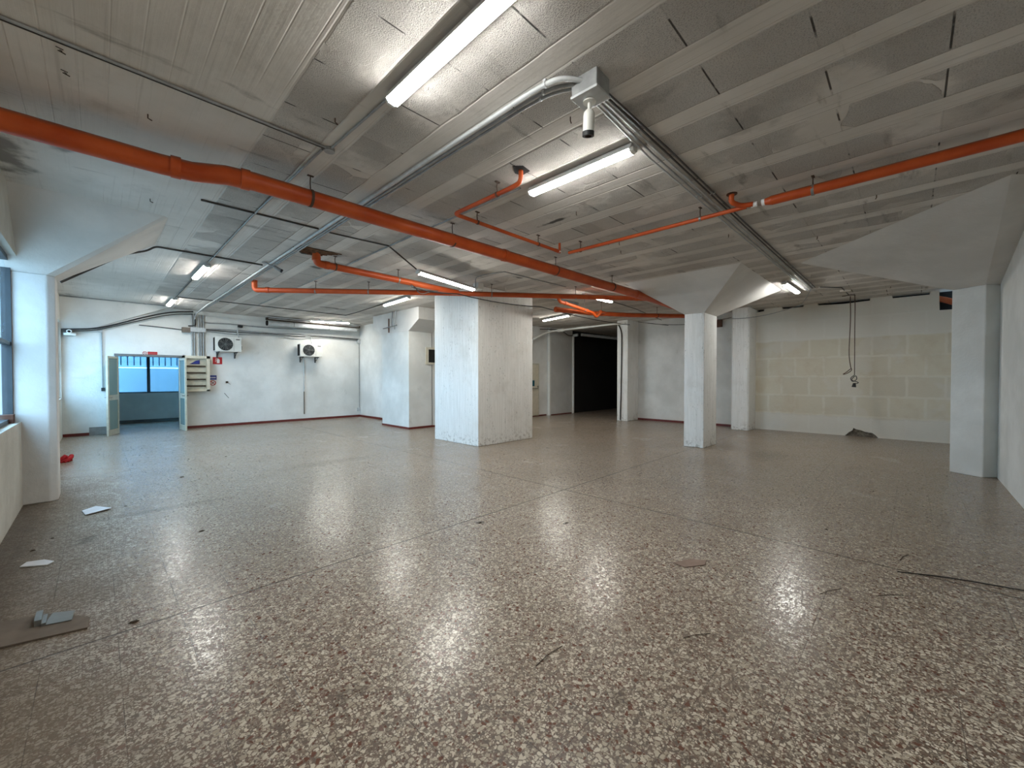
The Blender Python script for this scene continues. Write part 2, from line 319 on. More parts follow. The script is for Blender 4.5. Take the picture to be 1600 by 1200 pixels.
# ------------------------------------------------------------------ mesh helpers
class MB:
    def __init__(s): s.v = []; s.f = []; s.sm = []
    def add(s, vs, fs, smooth=False):
        k = len(s.v); s.v += [tuple(v) for v in vs]
        for f in fs: s.f.append([i + k for i in f]); s.sm.append(smooth)
        return s
    def box(s, a, b, mtx=None):
        (x0, y0, z0), (x1, y1, z1) = a, b
        vs = [(x0, y0, z0), (x1, y0, z0), (x1, y1, z0), (x0, y1, z0), (x0, y0, z1), (x1, y0, z1), (x1, y1, z1), (x0, y1, z1)]
        if mtx: vs = [mtx @ Vector(v) for v in vs]
        return s.add(vs, [(0, 3, 2, 1), (4, 5, 6, 7), (0, 1, 5, 4), (1, 2, 6, 5), (2, 3, 7, 6), (3, 0, 4, 7)])
    def loft(s, p0, z0, p1, z1):
        n = len(p0); vs = [(x, y, z0) for x, y in p0] + [(x, y, z1) for x, y in p1]
        return s.add(vs, [tuple(range(n))[::-1], tuple(range(n, 2 * n))] + [(i, (i + 1) % n, n + (i + 1) % n, n + i) for i in range(n)])
    def extr(s, pts, vec):
        n = len(pts); vec = Vector(vec); vs = [Vector(p) for p in pts] + [Vector(p) + vec for p in pts]
        return s.add(vs, [tuple(range(n))[::-1], tuple(range(n, 2 * n))] + [(i, (i + 1) % n, n + (i + 1) % n, n + i) for i in range(n)])
    def tube(s, pts, r, n=10, cap=True):
        pts = [Vector(p) for p in pts]; rs = r if isinstance(r, (list, tuple)) else [r] * len(pts)
        T = []
        for i in range(len(pts)):
            a = pts[max(i - 1, 0)]; b = pts[min(i + 1, len(pts) - 1)]; T.append((b - a).normalized())
        up = Vector((0, 0, 1)) if abs(T[0].z) < 0.9 else Vector((1, 0, 0))
        u = T[0].cross(up).normalized(); vs = []
        for i, p in enumerate(pts):
            u = (u - T[i] * u.dot(T[i])).normalized(); w_ = T[i].cross(u)
            for k in range(n):
                a = 2 * PI * k / n; vs.append(p + (u * math.cos(a) + w_ * math.sin(a)) * rs[i])
        fs = [(i * n + k, i * n + (k + 1) % n, (i + 1) * n + (k + 1) % n, (i + 1) * n + k) for i in range(len(pts) - 1) for k in range(n)]
        s.add(vs, fs, True)
        if cap:
            m = len(pts) - 1; s.add(vs[:n], [tuple(range(n))[::-1]]); s.add(vs[m * n:], [tuple(range(n))])
        return s
    def cyl(s, a, b, r, n=16, r2=None): return s.tube([a, b], [r, r if r2 is None else r2], n)
    def build(s, name, mat, parent=None, bevel=0):
        me = D.meshes.new(name); me.from_pydata(s.v, [], s.f); me.materials.append(mat if not isinstance(mat, str) else M[mat])
        me.polygons.foreach_set('use_smooth', s.sm); me.update()
        o = D.objects.new(name, me); COL.objects.link(o)
        if parent:
            o.parent = parent; o.matrix_parent_inverse = Matrix.Translation(parent.location).inverted() if False else Matrix.Identity(4)
            if parent.type == 'EMPTY': # world-space verts -> relative
                inv = root_matrix(parent).inverted(); me.transform(inv)
        if bevel:
            b = o.modifiers.new('bevel', 'BEVEL'); b.width = bevel; b.segments = 2; b.limit_method = 'ANGLE'
        return o
def root_matrix(e):
    return Matrix.LocRotScale(e.location, e.rotation_euler, None)

def fillet(pts, r, n=6):
    pts = [Vector(p) for p in pts]; out = [pts[0]]
    for i in range(1, len(pts) - 1):
        a, b, c = pts[i - 1], pts[i], pts[i + 1]
        k = min(r, (a - b).length * 0.49, (c - b).length * 0.49)
        p = b + (a - b).normalized() * k; q = b + (c - b).normalized() * k
        for j in range(n + 1):
            t = j / n; out.append(p * (1 - t) ** 2 + b * 2 * t * (1 - t) + q * t * t)
    out.append(pts[-1]); return out
def sag(a, b, d, n=14):
    a, b = Vector(a), Vector(b)
    return [a.lerp(b, i / n) - Vector((0, 0, d * 4 * (i / n) * (1 - i / n))) for i in range(n + 1)]
def smooth(pts, n=6):
    P = [Vector(p) for p in pts]; P = [P[0] * 2 - P[1]] + P + [P[-1] * 2 - P[-2]]; out = []
    for i in range(1, len(P) - 2):
        for j in range(n):
            t = j / n; a, b, c, d = P[i - 1:i + 3]
            out.append(0.5 * ((2 * b) + (c - a) * t + (2 * a - 5 * b + 4 * c - d) * t * t + (3 * b - a - 3 * c + d) * t ** 3))
    out.append(P[-2]); return out

def thing(name, label, cat, loc=(0, 0, 0), group=None):
    o = D.objects.new(name, None); COL.objects.link(o); o.location = loc; o.empty_display_size = 0.1
    o['label'] = label; o['category'] = cat
    if group: o['group'] = group
    return o
def tag(o, label, cat, group=None):
    o['label'] = label; o['category'] = cat
    if group: o['group'] = group
    return o
def struct(o): o['kind'] = 'structure'; return o

# ------------------------------------------------------------------ setting: floor, ceiling, walls
struct(MB().box((-1.2, -1.4, -0.15), (30, 20, 0)).build('floor', 'floor'))
struct(MB().box((-1.2, -1.4, ZC), (30, 20, ZC + 0.3)).build('ceiling', 'ceil'))
# left wall: parapet, far parapet, lintel strip, unseen solid bit by the camera shaped to cut daylight
wl = MB()
wl.box((-0.95, -1.2, 0), (-0.65, 7.9, 1.02)); wl.box((-0.95, 7.9, 0), (-0.65, 16.0, 1.02))
wl.box((-0.95, -1.2, 2.98), (-0.65, 16.0, ZC)); wl.box((-0.95, -1.2, 1.02), (-0.65, 5.2, 2.98)); wl.box((-0.95, 15.62, 1.02), (-0.65, 16.0, 2.98))
wl.box((-0.95, 7.72, 1.02), (-0.65, 8.1, 2.98))
struct(wl.build('wall_left', 'dirty'))
struct(MB().box((-1.2, -1.25, 0), (14.05, -0.97, ZC)).build('wall_right', 'plaster'))
# back wall with the doorway (opening x .40 .. 1.74, z 0 .. 2.16)
wb = MB(); wb.box((-1.0, 15.79, 0), (0.40, 15.97, ZC)); wb.box((1.74, 15.79, 0), (7.57, 15.97, ZC)); wb.box((0.40, 15.79, 2.16), (1.74, 15.97, ZC))
struct(wb.build('wall_back', 'plaster'))
struct(MB().box((7.37, 10.77, 0), (7.57, 15.97, ZC)).build('wall_alcove', 'plaster'))
struct(MB().box((7.30, 10.78, 0), (13.06, 10.95, ZC)).build('wall_middle', 'plaster'))
struct(MB().box((13.06, 10.62, 0), (14.62, 10.95, ZC)).build('wall_panel', mat_plaster('greyish_panel', (206, 207, 204), (190, 190, 186), .3)))
# far wall, white part, with the doorway to the dark hall left of it
struct(MB().box((14.05, 3.38, 0), (14.3, 7.45, ZC)).build('wall_far', 'plaster'))
# block wall: outline in the YZ plane with broken gaps under the ceiling, a corner opening and a hole at the floor
t_, b_ = ZC, 3.555
ol = [(3.38, 0), (3.38, t_), (3.36, t_), (3.36, b_ - .02), (3.17, b_), (3.17, t_), (2.71, t_), (2.70, b_), (2.20, b_ + .01), (2.19, t_), (1.87, t_), (1.86, b_ + .01), (1.3, b_ - .02), (0.78, b_), (0.77, t_),
      (0.36, t_), (0.35, b_), (-0.30, b_), (-0.31, t_), (-0.46, t_), (-0.47, 3.16), (-0.97, 3.15), (-0.97, 0),
      (0.58, 0), (0.64, 0.07), (0.70, 0.12), (0.84, 0.135), (0.92, 0.17), (1.02, 0.19), (1.08, 0.22), (1.10, 0.15), (1.17, 0.10), (1.25, 0.0)]
me = MB().extr([(14.05, y, z) for y, z in ol], (0.14, 0, 0))
bw = struct(me.build('wall_block', 'block'))
struct(MB().box((14.30, -1.25, 0), (14.45, 3.5, ZC)).build('wall_block_light_stop', 'dwall'))  # dark slab added behind the blocks to keep sky light out of the gaps
struct(MB().box((14.10, .5, 0), (14.28, 1.32, .3)).build('wall_block_infill', simple('exposed_rubble', (128, 120, 108), .95, var=.25, scale=14, bump=.6)))
# dark hall beyond the doorway, its lack of light put into the wall colour
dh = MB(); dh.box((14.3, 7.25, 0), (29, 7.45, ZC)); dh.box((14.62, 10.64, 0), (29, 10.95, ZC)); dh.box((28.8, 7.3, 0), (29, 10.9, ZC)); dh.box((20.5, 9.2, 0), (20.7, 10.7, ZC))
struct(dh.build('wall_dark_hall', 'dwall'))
struct(MB().box((14.60, 10.55, 0), (14.66, 10.62, ZC - .25)).build('trim_1', 'white'))
struct(MB().box((13.02, 10.60, 0), (13.10, 10.70, ZC - .1)).build('trim_2', 'white'))
# anteroom behind the doorway
ar = MB(); ar.box((-0.9, 15.97, 0), (-0.7, 19.3, 2.7)); ar.box((3.1, 15.97, 0), (3.3, 19.3, 2.7)); ar.box((-0.9, 15.97, 2.7), (3.3, 19.3, 2.9))
ar.box((-0.9, 19.1, 0), (3.3, 19.3, 1.02)); ar.box((-0.9, 19.1, 2.5), (3.3, 19.3, 2.7)); ar.box((-0.9, 19.1, 1.02), (-0.4, 19.3, 2.5)); ar.box((2.85, 19.1, 1.02), (3.3, 19.3, 2.5))
struct(ar.build('wall_anteroom', 'aroom'))
struct(MB().box((-0.7, 19.06, 0), (3.1, 19.1, 0.10)).build('baseboard_anteroom', simple('grey_skirting', (96, 104, 104), 0.6)))
# outdoors
struct(MB().box((-30, -20, -0.35), (-1.2, 40, -0.2)).box((-1.2, 20, -0.35), (40, 40, -0.2)).build('ground', 'ground'))
op = MB().box((-8, 20.9, -0.2), (12, 21.1, 1.92)); tag(op.build('garden_wall', 'out'), 'plain white outdoor wall seen through the anteroom window', 'wall')
rl = thing('slat_fence', 'pale vertical slat fence standing on the outdoor white wall', 'fence', (1, 21, 1.92))
b = MB(); b.box((-8, 20.97, 1.96), (12, 21.03, 2.02)); b.box((-8, 20.97, 2.75), (12, 21.03, 2.80)); b.build('rail', 'out', rl)
b = MB()
for k in range(110): b.box((-8 + k * 0.18, 20.985, 2.0), (-7.86 + k * 0.18, 21.015, 2.77))
b.build('slats', 'out', rl)
MB().box((-8, 21.03, 1.95), (12, 21.05, 2.8)).build('sky_block', simple('fence_sky_block', (120, 140, 150), .8), rl)  # board added behind the slats to block the bright sky

# windows
def window(name, ya, yb, x, nm):
    e = D.objects.new(name, None); COL.objects.link(e); e.location = (x, ya, 1.02); e['kind'] = 'structure'
    f = MB(); z0, z1 = 1.02, 2.98
    f.box((x - .03, ya, z0), (x + .03, yb, z0 + .05)); f.box((x - .03, ya, z1 - .05), (x + .03, yb, z1)); f.box((x - .03, ya, 1.94), (x + .03, yb, 1.98))
    n = nm; 
    for k in range(n + 1):
        y = ya + (yb - ya - .07) * k / n; f.box((x - .04, y, z0), (x + .04, y + .07, z1))
    f.build('window_frame', 'winf', e)
    MB().box((x - .003, ya + .03, z0), (x + .003, yb - .03, z1)).build('pane', 'glass', e)
window('window_1', 5.2, 7.72, -0.75, 2); window('window_2', 8.1, 15.62, -0.75, 4)
e = D.objects.new('window_3', None); COL.objects.link(e); e.location = (-.4, 19.2, 1.02); e['kind'] = 'structure'
f = MB(); f.box((-.4, 19.17, 1.02), (2.85, 19.23, 1.06)); f.box((-.4, 19.17, 2.46), (2.85, 19.23, 2.5))
for x in (-.4, 1.22, 2.80): f.box((x, 19.16, 1.02), (x + (.085 if x == 1.22 else .05), 19.24, 2.5))
f.build('window_frame', simple('dark_window_frame', (62, 76, 84), .5), e)
MB().box((-.38, 19.197, 1.04), (2.83, 19.203, 2.48)).build('pane', mat_glass('blue_tinted_glass', (0.56, 0.78, 0.92, 1), .12), e)

# baseboards
def base(name, *bx):
    m = MB()
    for a, b in bx: m.box(a, b)
    return struct(m.build(name, 'red'))
base('baseboard_back', ((1.90, 15.765, 0), (7.37, 15.79, .075)), ((-.65, 15.765, 0), (-.17, 15.79, .075)))
base('baseboard_alcove', ((7.345, 13.2, 0), (7.37, 15.79, .075)))
base('baseboard_far', ((14.025, 3.86, 0), (14.05, 7.23, .07)))
base('baseboard_middle', ((7.4, 10.755, 0), (13.0, 10.78, .05)), ((13.1, 10.60, 0), (14.55, 10.62, .04)))
tag(MB().box((-.17, 15.77, 0), (0.21, 15.79, .215)).build('kick_plate', 'plate'), 'grey metal plate covering the wall foot beside the open door', 'plate')

# ------------------------------------------------------------------ pillars
def pillar(label, shaft, zs, cap0=None, cap1=None, mat='board', zt=ZC, name='pillar', capm='cap'):
    cx = sum(p[0] for p in shaft) / len(shaft); cy = sum(p[1] for p in shaft) / len(shaft)
    e = thing(name, label, 'pillar', (cx, cy, 0))
    MB().loft(shaft, 0, shaft, zs).build('shaft', mat, e, bevel=0.012)
    if cap0: MB().loft(cap0, zs, cap1, zt).build('capital', capm, e)
    return e
def rect(x0, y0, x1, y1, c=0):
    if not c: return [(x0, y0), (x1, y0), (x1, y1), (x0, y1)]
    return [(x0 + c, y0), (x1 - c, y0), (x1, y0 + c), (x1, y1 - c), (x1 - c, y1), (x0 + c, y1), (x0, y1 - c), (x0, y0 + c)]
pillar('massive square white concrete pillar in the middle of the hall', rect(5.99, 6.94, 7.83, 8.62), ZC)
pillar('slender free-standing pillar with a broad flared capital right of centre', rect(9.31, 3.24, 10.12, 3.67), 2.98, rect(9.31, 3.24, 10.12, 3.67), rect(8.11, 2.2, 11.3, 4.5))
lp = [(-.95, 7.68), (-.43, 7.68), (-.36, 7.73), (-.36, 8.1), (-.95, 8.1)]
lt = [(-.95, 6.80), (.62, 6.84), (.66, 6.88), (.65, 8.42), (-.95, 8.42)]
pillar('white pillar with sloping capital by the window on the left', lp, 2.83, lp, lt, mat=mat_plaster('pale_pillar_plaster', (216, 214, 210), (196, 193, 188), .4))
rp = [(9.84, -.466), (9.60, -.81), (9.80, -1.02), (10.5, -1.02)]
rt = [(8.90, 1.45), (6.53, -.71), (6.82, -1.02), (12.0, -1.02)]
pillar('skewed pillar with huge sloping capital against the right wall', rp, 2.99, rp, rt, mat='plaster')
pillar('pale half pillar where the cream block wall begins', rect(13.32, 3.38, 14.08, 3.86, .04), ZC)
pillar('narrow pillar at the right edge of the dark opening', rect(13.25, 7.22, 14.12, 7.64), ZC)
# T-headed pillar at the alcove
e = thing('pillar', 'bluish white pillar with T-shaped bracket head beside the alcove', 'pillar', (6.9, 11.6, 0))
MB().box((6.55, 10.77, 0), (7.40, 12.40, 2.96)).build('shaft', 'plaster', e, bevel=.01)
hd = [(6.55, 10.77, 2.96), (6.55, 12.40, 2.96), (6.55, 13.0, 3.27), (6.55, 13.0, ZC), (6.55, 10.22, ZC), (6.55, 10.22, 3.27)]
MB().extr(hd, (.83, 0, 0)).build('capital', 'cap', e)
struct(MB().box((6.54, 10.755, 0), (6.56, 12.41, .06)).box((6.54, 10.745, 0), (7.4, 10.77, .06)).build('baseboard_pillar', 'red'))
# haunch in the back left corner
hv = [(-.95, 15.25, ZC), (1.55, 15.30, ZC), (1.55, 15.80, ZC), (-.95, 15.80, ZC), (-.95, 15.70, 2.80), (-.25, 15.72, 2.80), (-.25, 15.80, 2.80), (-.95, 15.80, 2.80)]
hm = MB().add(hv, [(0, 1, 2, 3), (7, 6, 5, 4), (0, 4, 5, 1), (1, 5, 6, 2), (0, 3, 7, 4), (2, 6, 7, 3)])
struct(hm.build('trim_corner_haunch', 'cap'))

# ------------------------------------------------------------------ double door to the anteroom
dr = thing('door_frame', 'grey metal doorway header and jambs round the open double door', 'door frame', (1.07, 15.8, 0))
MB().box((0.33, 15.74, 2.16), (1.90, 15.99, 2.225)).build('header', 'alu', dr)
MB().box((0.345, 15.74, 0), (0.405, 15.99, 2.17)).build('jamb', 'alu', dr); MB().box((1.735, 15.74, 0), (1.795, 15.99, 2.17)).build('jamb', 'alu', dr)
def leaf(label, hinge, free, knob):
    hx, hy = hinge; fx, fy = free; L = math.hypot(fx - hx, fy - hy)
    e = thing('door_leaf', label, 'door', (hx, hy, 0), 'leaves of the glazed double door'); e.rotation_euler.z = math.atan2(fy - hy, fx - hx)
    R = root_matrix(e); H = 2.13
    def bx(m, a, b): return m.box(a, b, R)
    m = MB(); bx(m, (0, -.02, .01), (.055, .02, H)); bx(m, (L - .075, -.02, .01), (L, .02, H)); bx(m, (.055, -.02, .01), (L - .075, .02, .16)); bx(m, (.055, -.02, H - .06), (L - .075, .02, H)); bx(m, (.055, -.02, .95), (L - .075, .02, 1.09))
    m.build('leaf_frame', 'alul', e)
    m = MB(); bx(m, (.055, -.004, .16), (L - .075, .004, .95)); m.build('glass_panel', 'door_glass', e)
    m = MB(); bx(m, (.055, -.004, 1.09), (L - .075, .004, H - .06)); m.build('glass_panel', 'door_glass', e)
    m = MB()
    for sgn in (-1, 1):
        p = [R @ Vector(q) for q in ((L - .04, sgn * .02, 1.03), (L - .04, sgn * .06, 1.03), (L - .14, sgn * .06, 1.03))]; m.tube(p, .009, 8)
    m.build('handle', knob, e)
leaf('glazed door leaf open on the left of the doorway', (0.40, 15.72), (0.175, 15.10), 'steel')
leaf('glazed door leaf open on the right below the switchboard', (1.735, 15.72), (1.80, 15.04), 'black')
# cream door in the middle wall, half hidden by the massive pillar
dd = thing('door', 'cream emergency exit door behind the massive middle pillar', 'door', (12.0, 10.78, 0))
MB().box((11.45, 10.745, 0.03), (12.52, 10.78, 2.13)).build('door_surround', 'alul', dd)
MB().box((11.52, 10.73, 0.06), (12.46, 10.75, 2.07)).build('door_panel', 'cream', dd)
MB().box((12.02, 10.722, 1.22), (12.22, 10.73, 1.45)).build('sticker', simple('teal_sticker', (28, 88, 100), .5), dd)
MB().tube([(11.7, 10.68, 1.13), (12.35, 10.68, 1.13), (12.40, 10.68, 1.2), (12.40, 10.73, 1.22)], .016, 8).build('push_bar', 'steel', dd)

# ------------------------------------------------------------------ lamps
def lamp(label, a, b, z, mat='emit', drop=None, w=.10):
    """batten luminaire between two ends (axis of the fitting); z = underside"""
    ax, ay = a; bx_, by = b; L = math.hypot(bx_ - ax, by - ay)
    e = thing('batten_light', label, 'ceiling light', ((ax + bx_) / 2, (ay + by) / 2, z), 'fluorescent batten lights'); e.rotation_euler.z = math.atan2(by - ay, bx_ - ax)
    R = root_matrix(e); h = L / 2
    top = (ZC - z) if drop is None else drop
    m = MB(); m.box((-h + .02, -w * .56, .040), (h - .02, w * .56, .050), R); m.box((-h + .02, -w * .56, .029), (h - .02, -w * .51, .041), R); m.box((-h + .02, w * .51, .029), (h - .02, w * .56, .041), R); m.box((-h + .02, -.038, .048), (h - .02, .038, min(top, .078)), R)
    if drop is None and top > .085: m.box((-h * .6, -.02, .08), (-h * .5, .02, top), R); m.box((h * .5, -.02, .08), (h * .6, .02, top), R)
    m.build('housing', 'housing', e)
    # rounded diffuser profile, closed ends
    prof = [(-.5, .040), (-.5, .024), (-.38, .007), (-.15, 0), (.15, 0), (.38, .007), (.5, .024), (.5, .040)]
    vs = [R @ Vector((x, py * w, pz)) for x in (-h + .03, h - .03) for py, pz in prof]
    n = 8; MB().add(vs, [(i, i + 1, n + i + 1, n + i) for i in range(n - 1)] + [(7, 0, 8, 15)] + [tuple(range(8))[::-1], tuple(range(8, 16))]).build('diffuser', M[mat], e)
    for sgn in (-1, 1):
        m = MB(); vs = []
        for x, k in ((sgn * (h - .035), 1.04), (sgn * h, .8)): vs += [R @ Vector((x, py * w * k, .03 + (pz - .03) * k)) for py, pz in prof]
        m.add(vs, [(i, (i + 1) % 8, 8 + (i + 1) % 8, 8 + i) for i in range(8)] + [tuple(range(8))[::-1], tuple(range(8, 16))]); m.build('end_cap', 'white', e)
    return e
lamp('nearest batten light, overhead at the top edge of the photo', (1.525, 2.74), (1.525, 1.44), 3.53)
lamp('batten light in front of the white security camera, above the thin orange pipe', (3.33, 3.0), (3.33, 1.75), 3.53)
lamp('suspended batten light hanging before the massive middle pillar', (3.74, 5.88), (5.28, 6.24), 3.28, 'emitw', drop=.09)
lamp('batten light just left of the massive middle pillar head', (5.60, 10.45), (5.50, 9.0), 3.53, 'emitw')
lamp('batten light along the back wall above the grey ducts', (5.22, 14.98), (6.42, 14.5), 3.50, 'emitw')
lamp('batten light on the left, nearer of the two in one row', (1.41, 10.4), (1.41, 9.05), 3.54)
lamp('batten light on the far left, nearest the double door', (1.41, 14.8), (1.41, 13.5), 3.54)
lamp('batten light under the meeting point of the two long orange pipes', (7.85, 5.42), (9.05, 5.38), 3.43, 'emitw', drop=.09)
lamp('batten light above the dark opening and white waste pipe', (10.95, 9.2), (10.6, 7.8), 3.52, 'emitw')
lamp('batten light near the cream block wall beside the conduit ends', (10.3, 1.96), (11.65, 1.94), 3.54)

# ------------------------------------------------------------------ orange pipes
def ring(p, axis, r, wd=.03, n=20):
    p = Vector(p); a = Vector(axis).normalized(); return MB().tube([p - a * wd / 2, p + a * wd / 2], r, n)
def pipe(name, label, parts, hangers=(), sockets=(), group='orange drain pipes', hm='brown', mat='orange'):
    e = thing(name, label, 'pipe', parts[0][1][0], group)
    for nm, pts, r, fr in parts:
        MB().tube(fillet(pts, fr) if fr else pts, r, 20).build(nm, mat, e)
    for p, ax, r in sockets: ring(p, ax, r, .07).build('socket', mat, e)
    for h in hangers:
        (x, y, z), ax, r = h[:3]
        o = ring((x, y, z), ax, r + .004, .025).build('clamp', h[3] if len(h) > 3 else 'steel', e)
        m = MB().tube([(x, y, z + r), (x + random.uniform(-.01, .01), y, (z + r + ZC) / 2), (x, y, ZC)], .006, 6)
        m.box((x - .03, y - .012, ZC - .008), (x + .03, y + .012, ZC)); m.build('hanger_rod', hm, e)
    return e
zA = 3.39
pipe('drain_pipe', 'thickest orange pipe running diagonally across the whole ceiling', [('pipe_run', [(-.95, 4.66, zA), (.40, 4.63, zA), (.62, 4.60, zA), (.84, 4.46, zA), (1.05, 4.42, zA), (6.4, 4.36, zA), (9.0, 4.32, zA), (13.5, 4.40, 3.36)], .083, 0)],
     [((1.55, 4.41, zA), (1, 0, 0), .084, 'brown'), ((3.35, 4.40, zA), (1, 0, 0), .084, 'brown'), ((5.52, 4.37, zA), (1, 0, 0), .084, 'brown'), ((7.32, 4.34, zA), (1, 0, 0), .084, 'brown')],
     [((.50, 4.61, zA), (1, -.1, 0), .092), ((.98, 4.43, zA), (1, -.1, 0), .092), ((4.3, 4.38, zA), (1, 0, 0), .090), ((8.3, 4.33, zA), (1, 0, 0), .09)])
pipe('drain_pipe', 'long level orange pipe passing over the massive middle pillar', [('pipe_run', [(2.36, 9.98, ZC), (2.36, 9.98, 3.42), (2.48, 9.88, 3.42), (5.30, 7.28, 3.395), (8.3, 4.9, 3.39), (9.0, 4.36, 3.39)], .055, .09)],
     [((3.30, 9.13, 3.41), (1, -.9, 0), .056, 'steel'), ((4.12, 8.37, 3.405), (1, -.9, 0), .056, 'steel'), ((6.12, 6.63, 3.39), (1, -.8, 0), .056, 'steel'), ((7.62, 5.45, 3.39), (1, -.8, 0), .056, 'steel')],
     [((2.56, 9.80, 3.42), (1, -.92, 0), .063), ((8.75, 4.55, 3.39), (1, -.8, 0), .063)])
pipe('drain_pipe', 'short thick orange pipe dropping from the broken ceiling hole', [('pipe_run', [(2.55, 7.02, ZC), (2.55, 7.02, 3.44), (2.72, 7.02, 3.44), (4.2, 7.02, 3.42), (5.5, 7.05, 3.40)], .060, .10)],
     [((2.86, 7.02, 3.44), (1, 0, 0), .061, 'brown'), ((4.05, 7.02, 3.42), (1, 0, 0), .061, 'steel')], [((2.72, 7.02, 3.44), (1, 0, 0), .068), ((2.55, 7.02, 3.52), (0, 0, 1), .067)])
p2 = pipe('drain_pipe', 'thin orange pipe making a V below the second batten light', [
    ('pipe_run', [(2.98, 2.80, ZC), (2.98, 2.80, 3.50), (2.98, 2.95, 3.49), (2.98, 3.88, 3.49), (4.96, 3.88, 3.49)], .023, .07), ('riser', [(5.0, 3.88, ZC), (5.0, 3.88, 3.47)], .018, 0)],
     [((2.98, 3.14, 3.49), (0, 1, 0), .024, 'oldmetal'), ((3.34, 3.88, 3.49), (1, 0, 0), .024, 'oldmetal'), ((4.50, 3.88, 3.49), (1, 0, 0), .024, 'oldmetal')], [((4.93, 3.88, 3.49), (1, 0, 0), .027)])
MB().cyl((4.96, 3.88, 3.49), (5.02, 3.88, 3.49), .019).build('end_plug', 'swhite', p2)
p3 = pipe('drain_pipe', 'orange pipe that widens toward the right edge of the photo', [
    ('thin_run', [(5.13, 3.80, 3.485), (5.15, 2.5, 3.485), (5.16, 1.35, 3.485)], .024, 0), ('wide_run', [(5.16, 1.10, 3.482), (5.17, .4, 3.48), (5.18, -.97, 3.48)], .050, 0),
    ('elbow', [(5.02, 1.46, ZC), (5.02, 1.47, 3.53), (5.13, 1.40, 3.50), (5.15, 1.28, 3.49)], .028, .05), ('reducer', [(5.16, 1.20, 3.484), (5.16, 1.10, 3.483)], [.026, .050], 0)],
     [((5.15, 3.60, 3.485), (0, 1, 0), .025, 'oldmetal'), ((5.155, 1.85, 3.485), (0, 1, 0), .025, 'steel'), ((5.17, .74, 3.48), (0, 1, 0), .051, 'steel')])
ring((5.16, 1.27, 3.486), (0, 1, 0), .0275, .06).build('tape_band', 'swhite', p3); ring((5.16, 1.18, 3.484), (0, 1, 0), .036, .03).build('tape_band', 'swhite', p3)
MB().cyl((5.02, 1.46, 3.61), (5.02, 1.46, ZC), .055).build('ceiling_rosette', 'oldmetal', p3)
p4 = pipe('drain_pipe', 'far orange pipe ending behind the slender pillar', [('pipe_run', [(8.15, 6.46, 3.29), (9.4, 6.18, 3.30), (10.6, 5.70, 3.33), (12.4, 4.96, 3.42), (13.6, 4.5, 3.46)], .062, .1)],
     [((9.70, 6.08, 3.31), (1, -.35, 0), .063, 'steel'), ((11.5, 5.33, 3.37), (1, -.4, 0), .063, 'oldmetal')], [((8.2, 6.45, 3.29), (1, -.2, 0), .07)])
pipe('trap_pipe', 'orange pipe with a V-shaped trap below the far batten light', [('pipe_run', [(7.75, 6.05, 3.46), (7.78, 6.02, 3.37), (8.05, 6.0, 3.355), (8.6, 6.0, 3.31), (8.95, 6.0, 3.28), (9.10, 5.99, 3.27), (9.30, 5.98, 3.17), (9.52, 5.98, 3.32), (9.75, 6.0, 3.33)], .040, .05)],
     [((8.78, 6.0, 3.295), (1, 0, -.1), .041, 'steel')], [((7.97, 6.0, 3.36), (1, 0, 0), .047), ((8.86, 6.0, 3.29), (1, 0, 0), .047), ((9.52, 5.98, 3.32), (1, 0, 0), .047)])
# second orange bits inside the corner opening of the block wall
tag(MB().tube([(14.22, -1.0, 3.2), (14.22, -.55, 3.42), (14.22, -.3, 3.52)], .07, 16).build('flexible_duct', 'copper'), 'coppery duct glimpsed in the corner opening above the block wall', 'duct')
# broken ceiling hole around the pipe
bh = thing('broken_ceiling_hole', 'ragged opened hole in the ceiling round the dropping orange pipe', 'hole', (2.55, 7.0, ZC))
MB().extr([(2.18, 6.98, ZC - .006), (2.3, 6.84, ZC - .006), (2.75, 6.80, ZC - .006), (2.86, 6.90, ZC - .006), (2.7, 7.05, ZC - .006), (2.6, 7.22, ZC - .006), (2.4, 7.26, ZC - .006)], (0, 0, .004)).build('cavity', 'dark', bh)
for k in range(5):
    y = 6.82 + k * .075; m = MB().tube([(2.22 + .03 * k, y, ZC - .012), (2.5, y + .01, ZC - .02), (2.88 - .05 * k, y - .01, ZC - .012)], [.012, .016, .008], 5); m.build('lath', 'wood', bh)
hl = MB().extr([(2.93, 2.72, ZC - .004), (3.05, 2.74, ZC - .004), (3.06, 2.86, ZC - .004), (2.98, 2.88, ZC - .004), (2.86, 2.80, ZC - .004)], (0, 0, .003)); tag(hl.build('pipe_hole', 'dark'), 'small dark hole in the ceiling where the thin orange pipe starts', 'hole')

# ------------------------------------------------------------------ conduits and cables
def conduit(label, pts, r, mat='grey', clips=0, name='conduit', cat='conduit', group=None, fr=0.0, sm=False):
    p = fillet(pts, fr) if fr else (smooth(pts) if sm else pts)
    o = MB().tube(p, r, 8).build(name, mat)
    tag(o, label, cat, group)
    if clips:
        P = [Vector(q) for q in pts]; a, b = P[0], P[1]
        if len(P) > 2 and (P[2] - P[1]).length > (b - a).length: a, b = P[1], P[2]
        d = (b - a).normalized(); n = max(1, int((b - a).length / clips))
        for k in range(n):
            q = a + (b - a) * (k + .5) / n
            MB().tube([q - d * .008, q + d * .008], r * 1.35, 8).box(q - Vector((.012, .012, 0)), q + Vector((.012, .012, ZC - q.z if ZC - q.z < .05 else .01))).build('clip', 'lgrey', o)
    return o

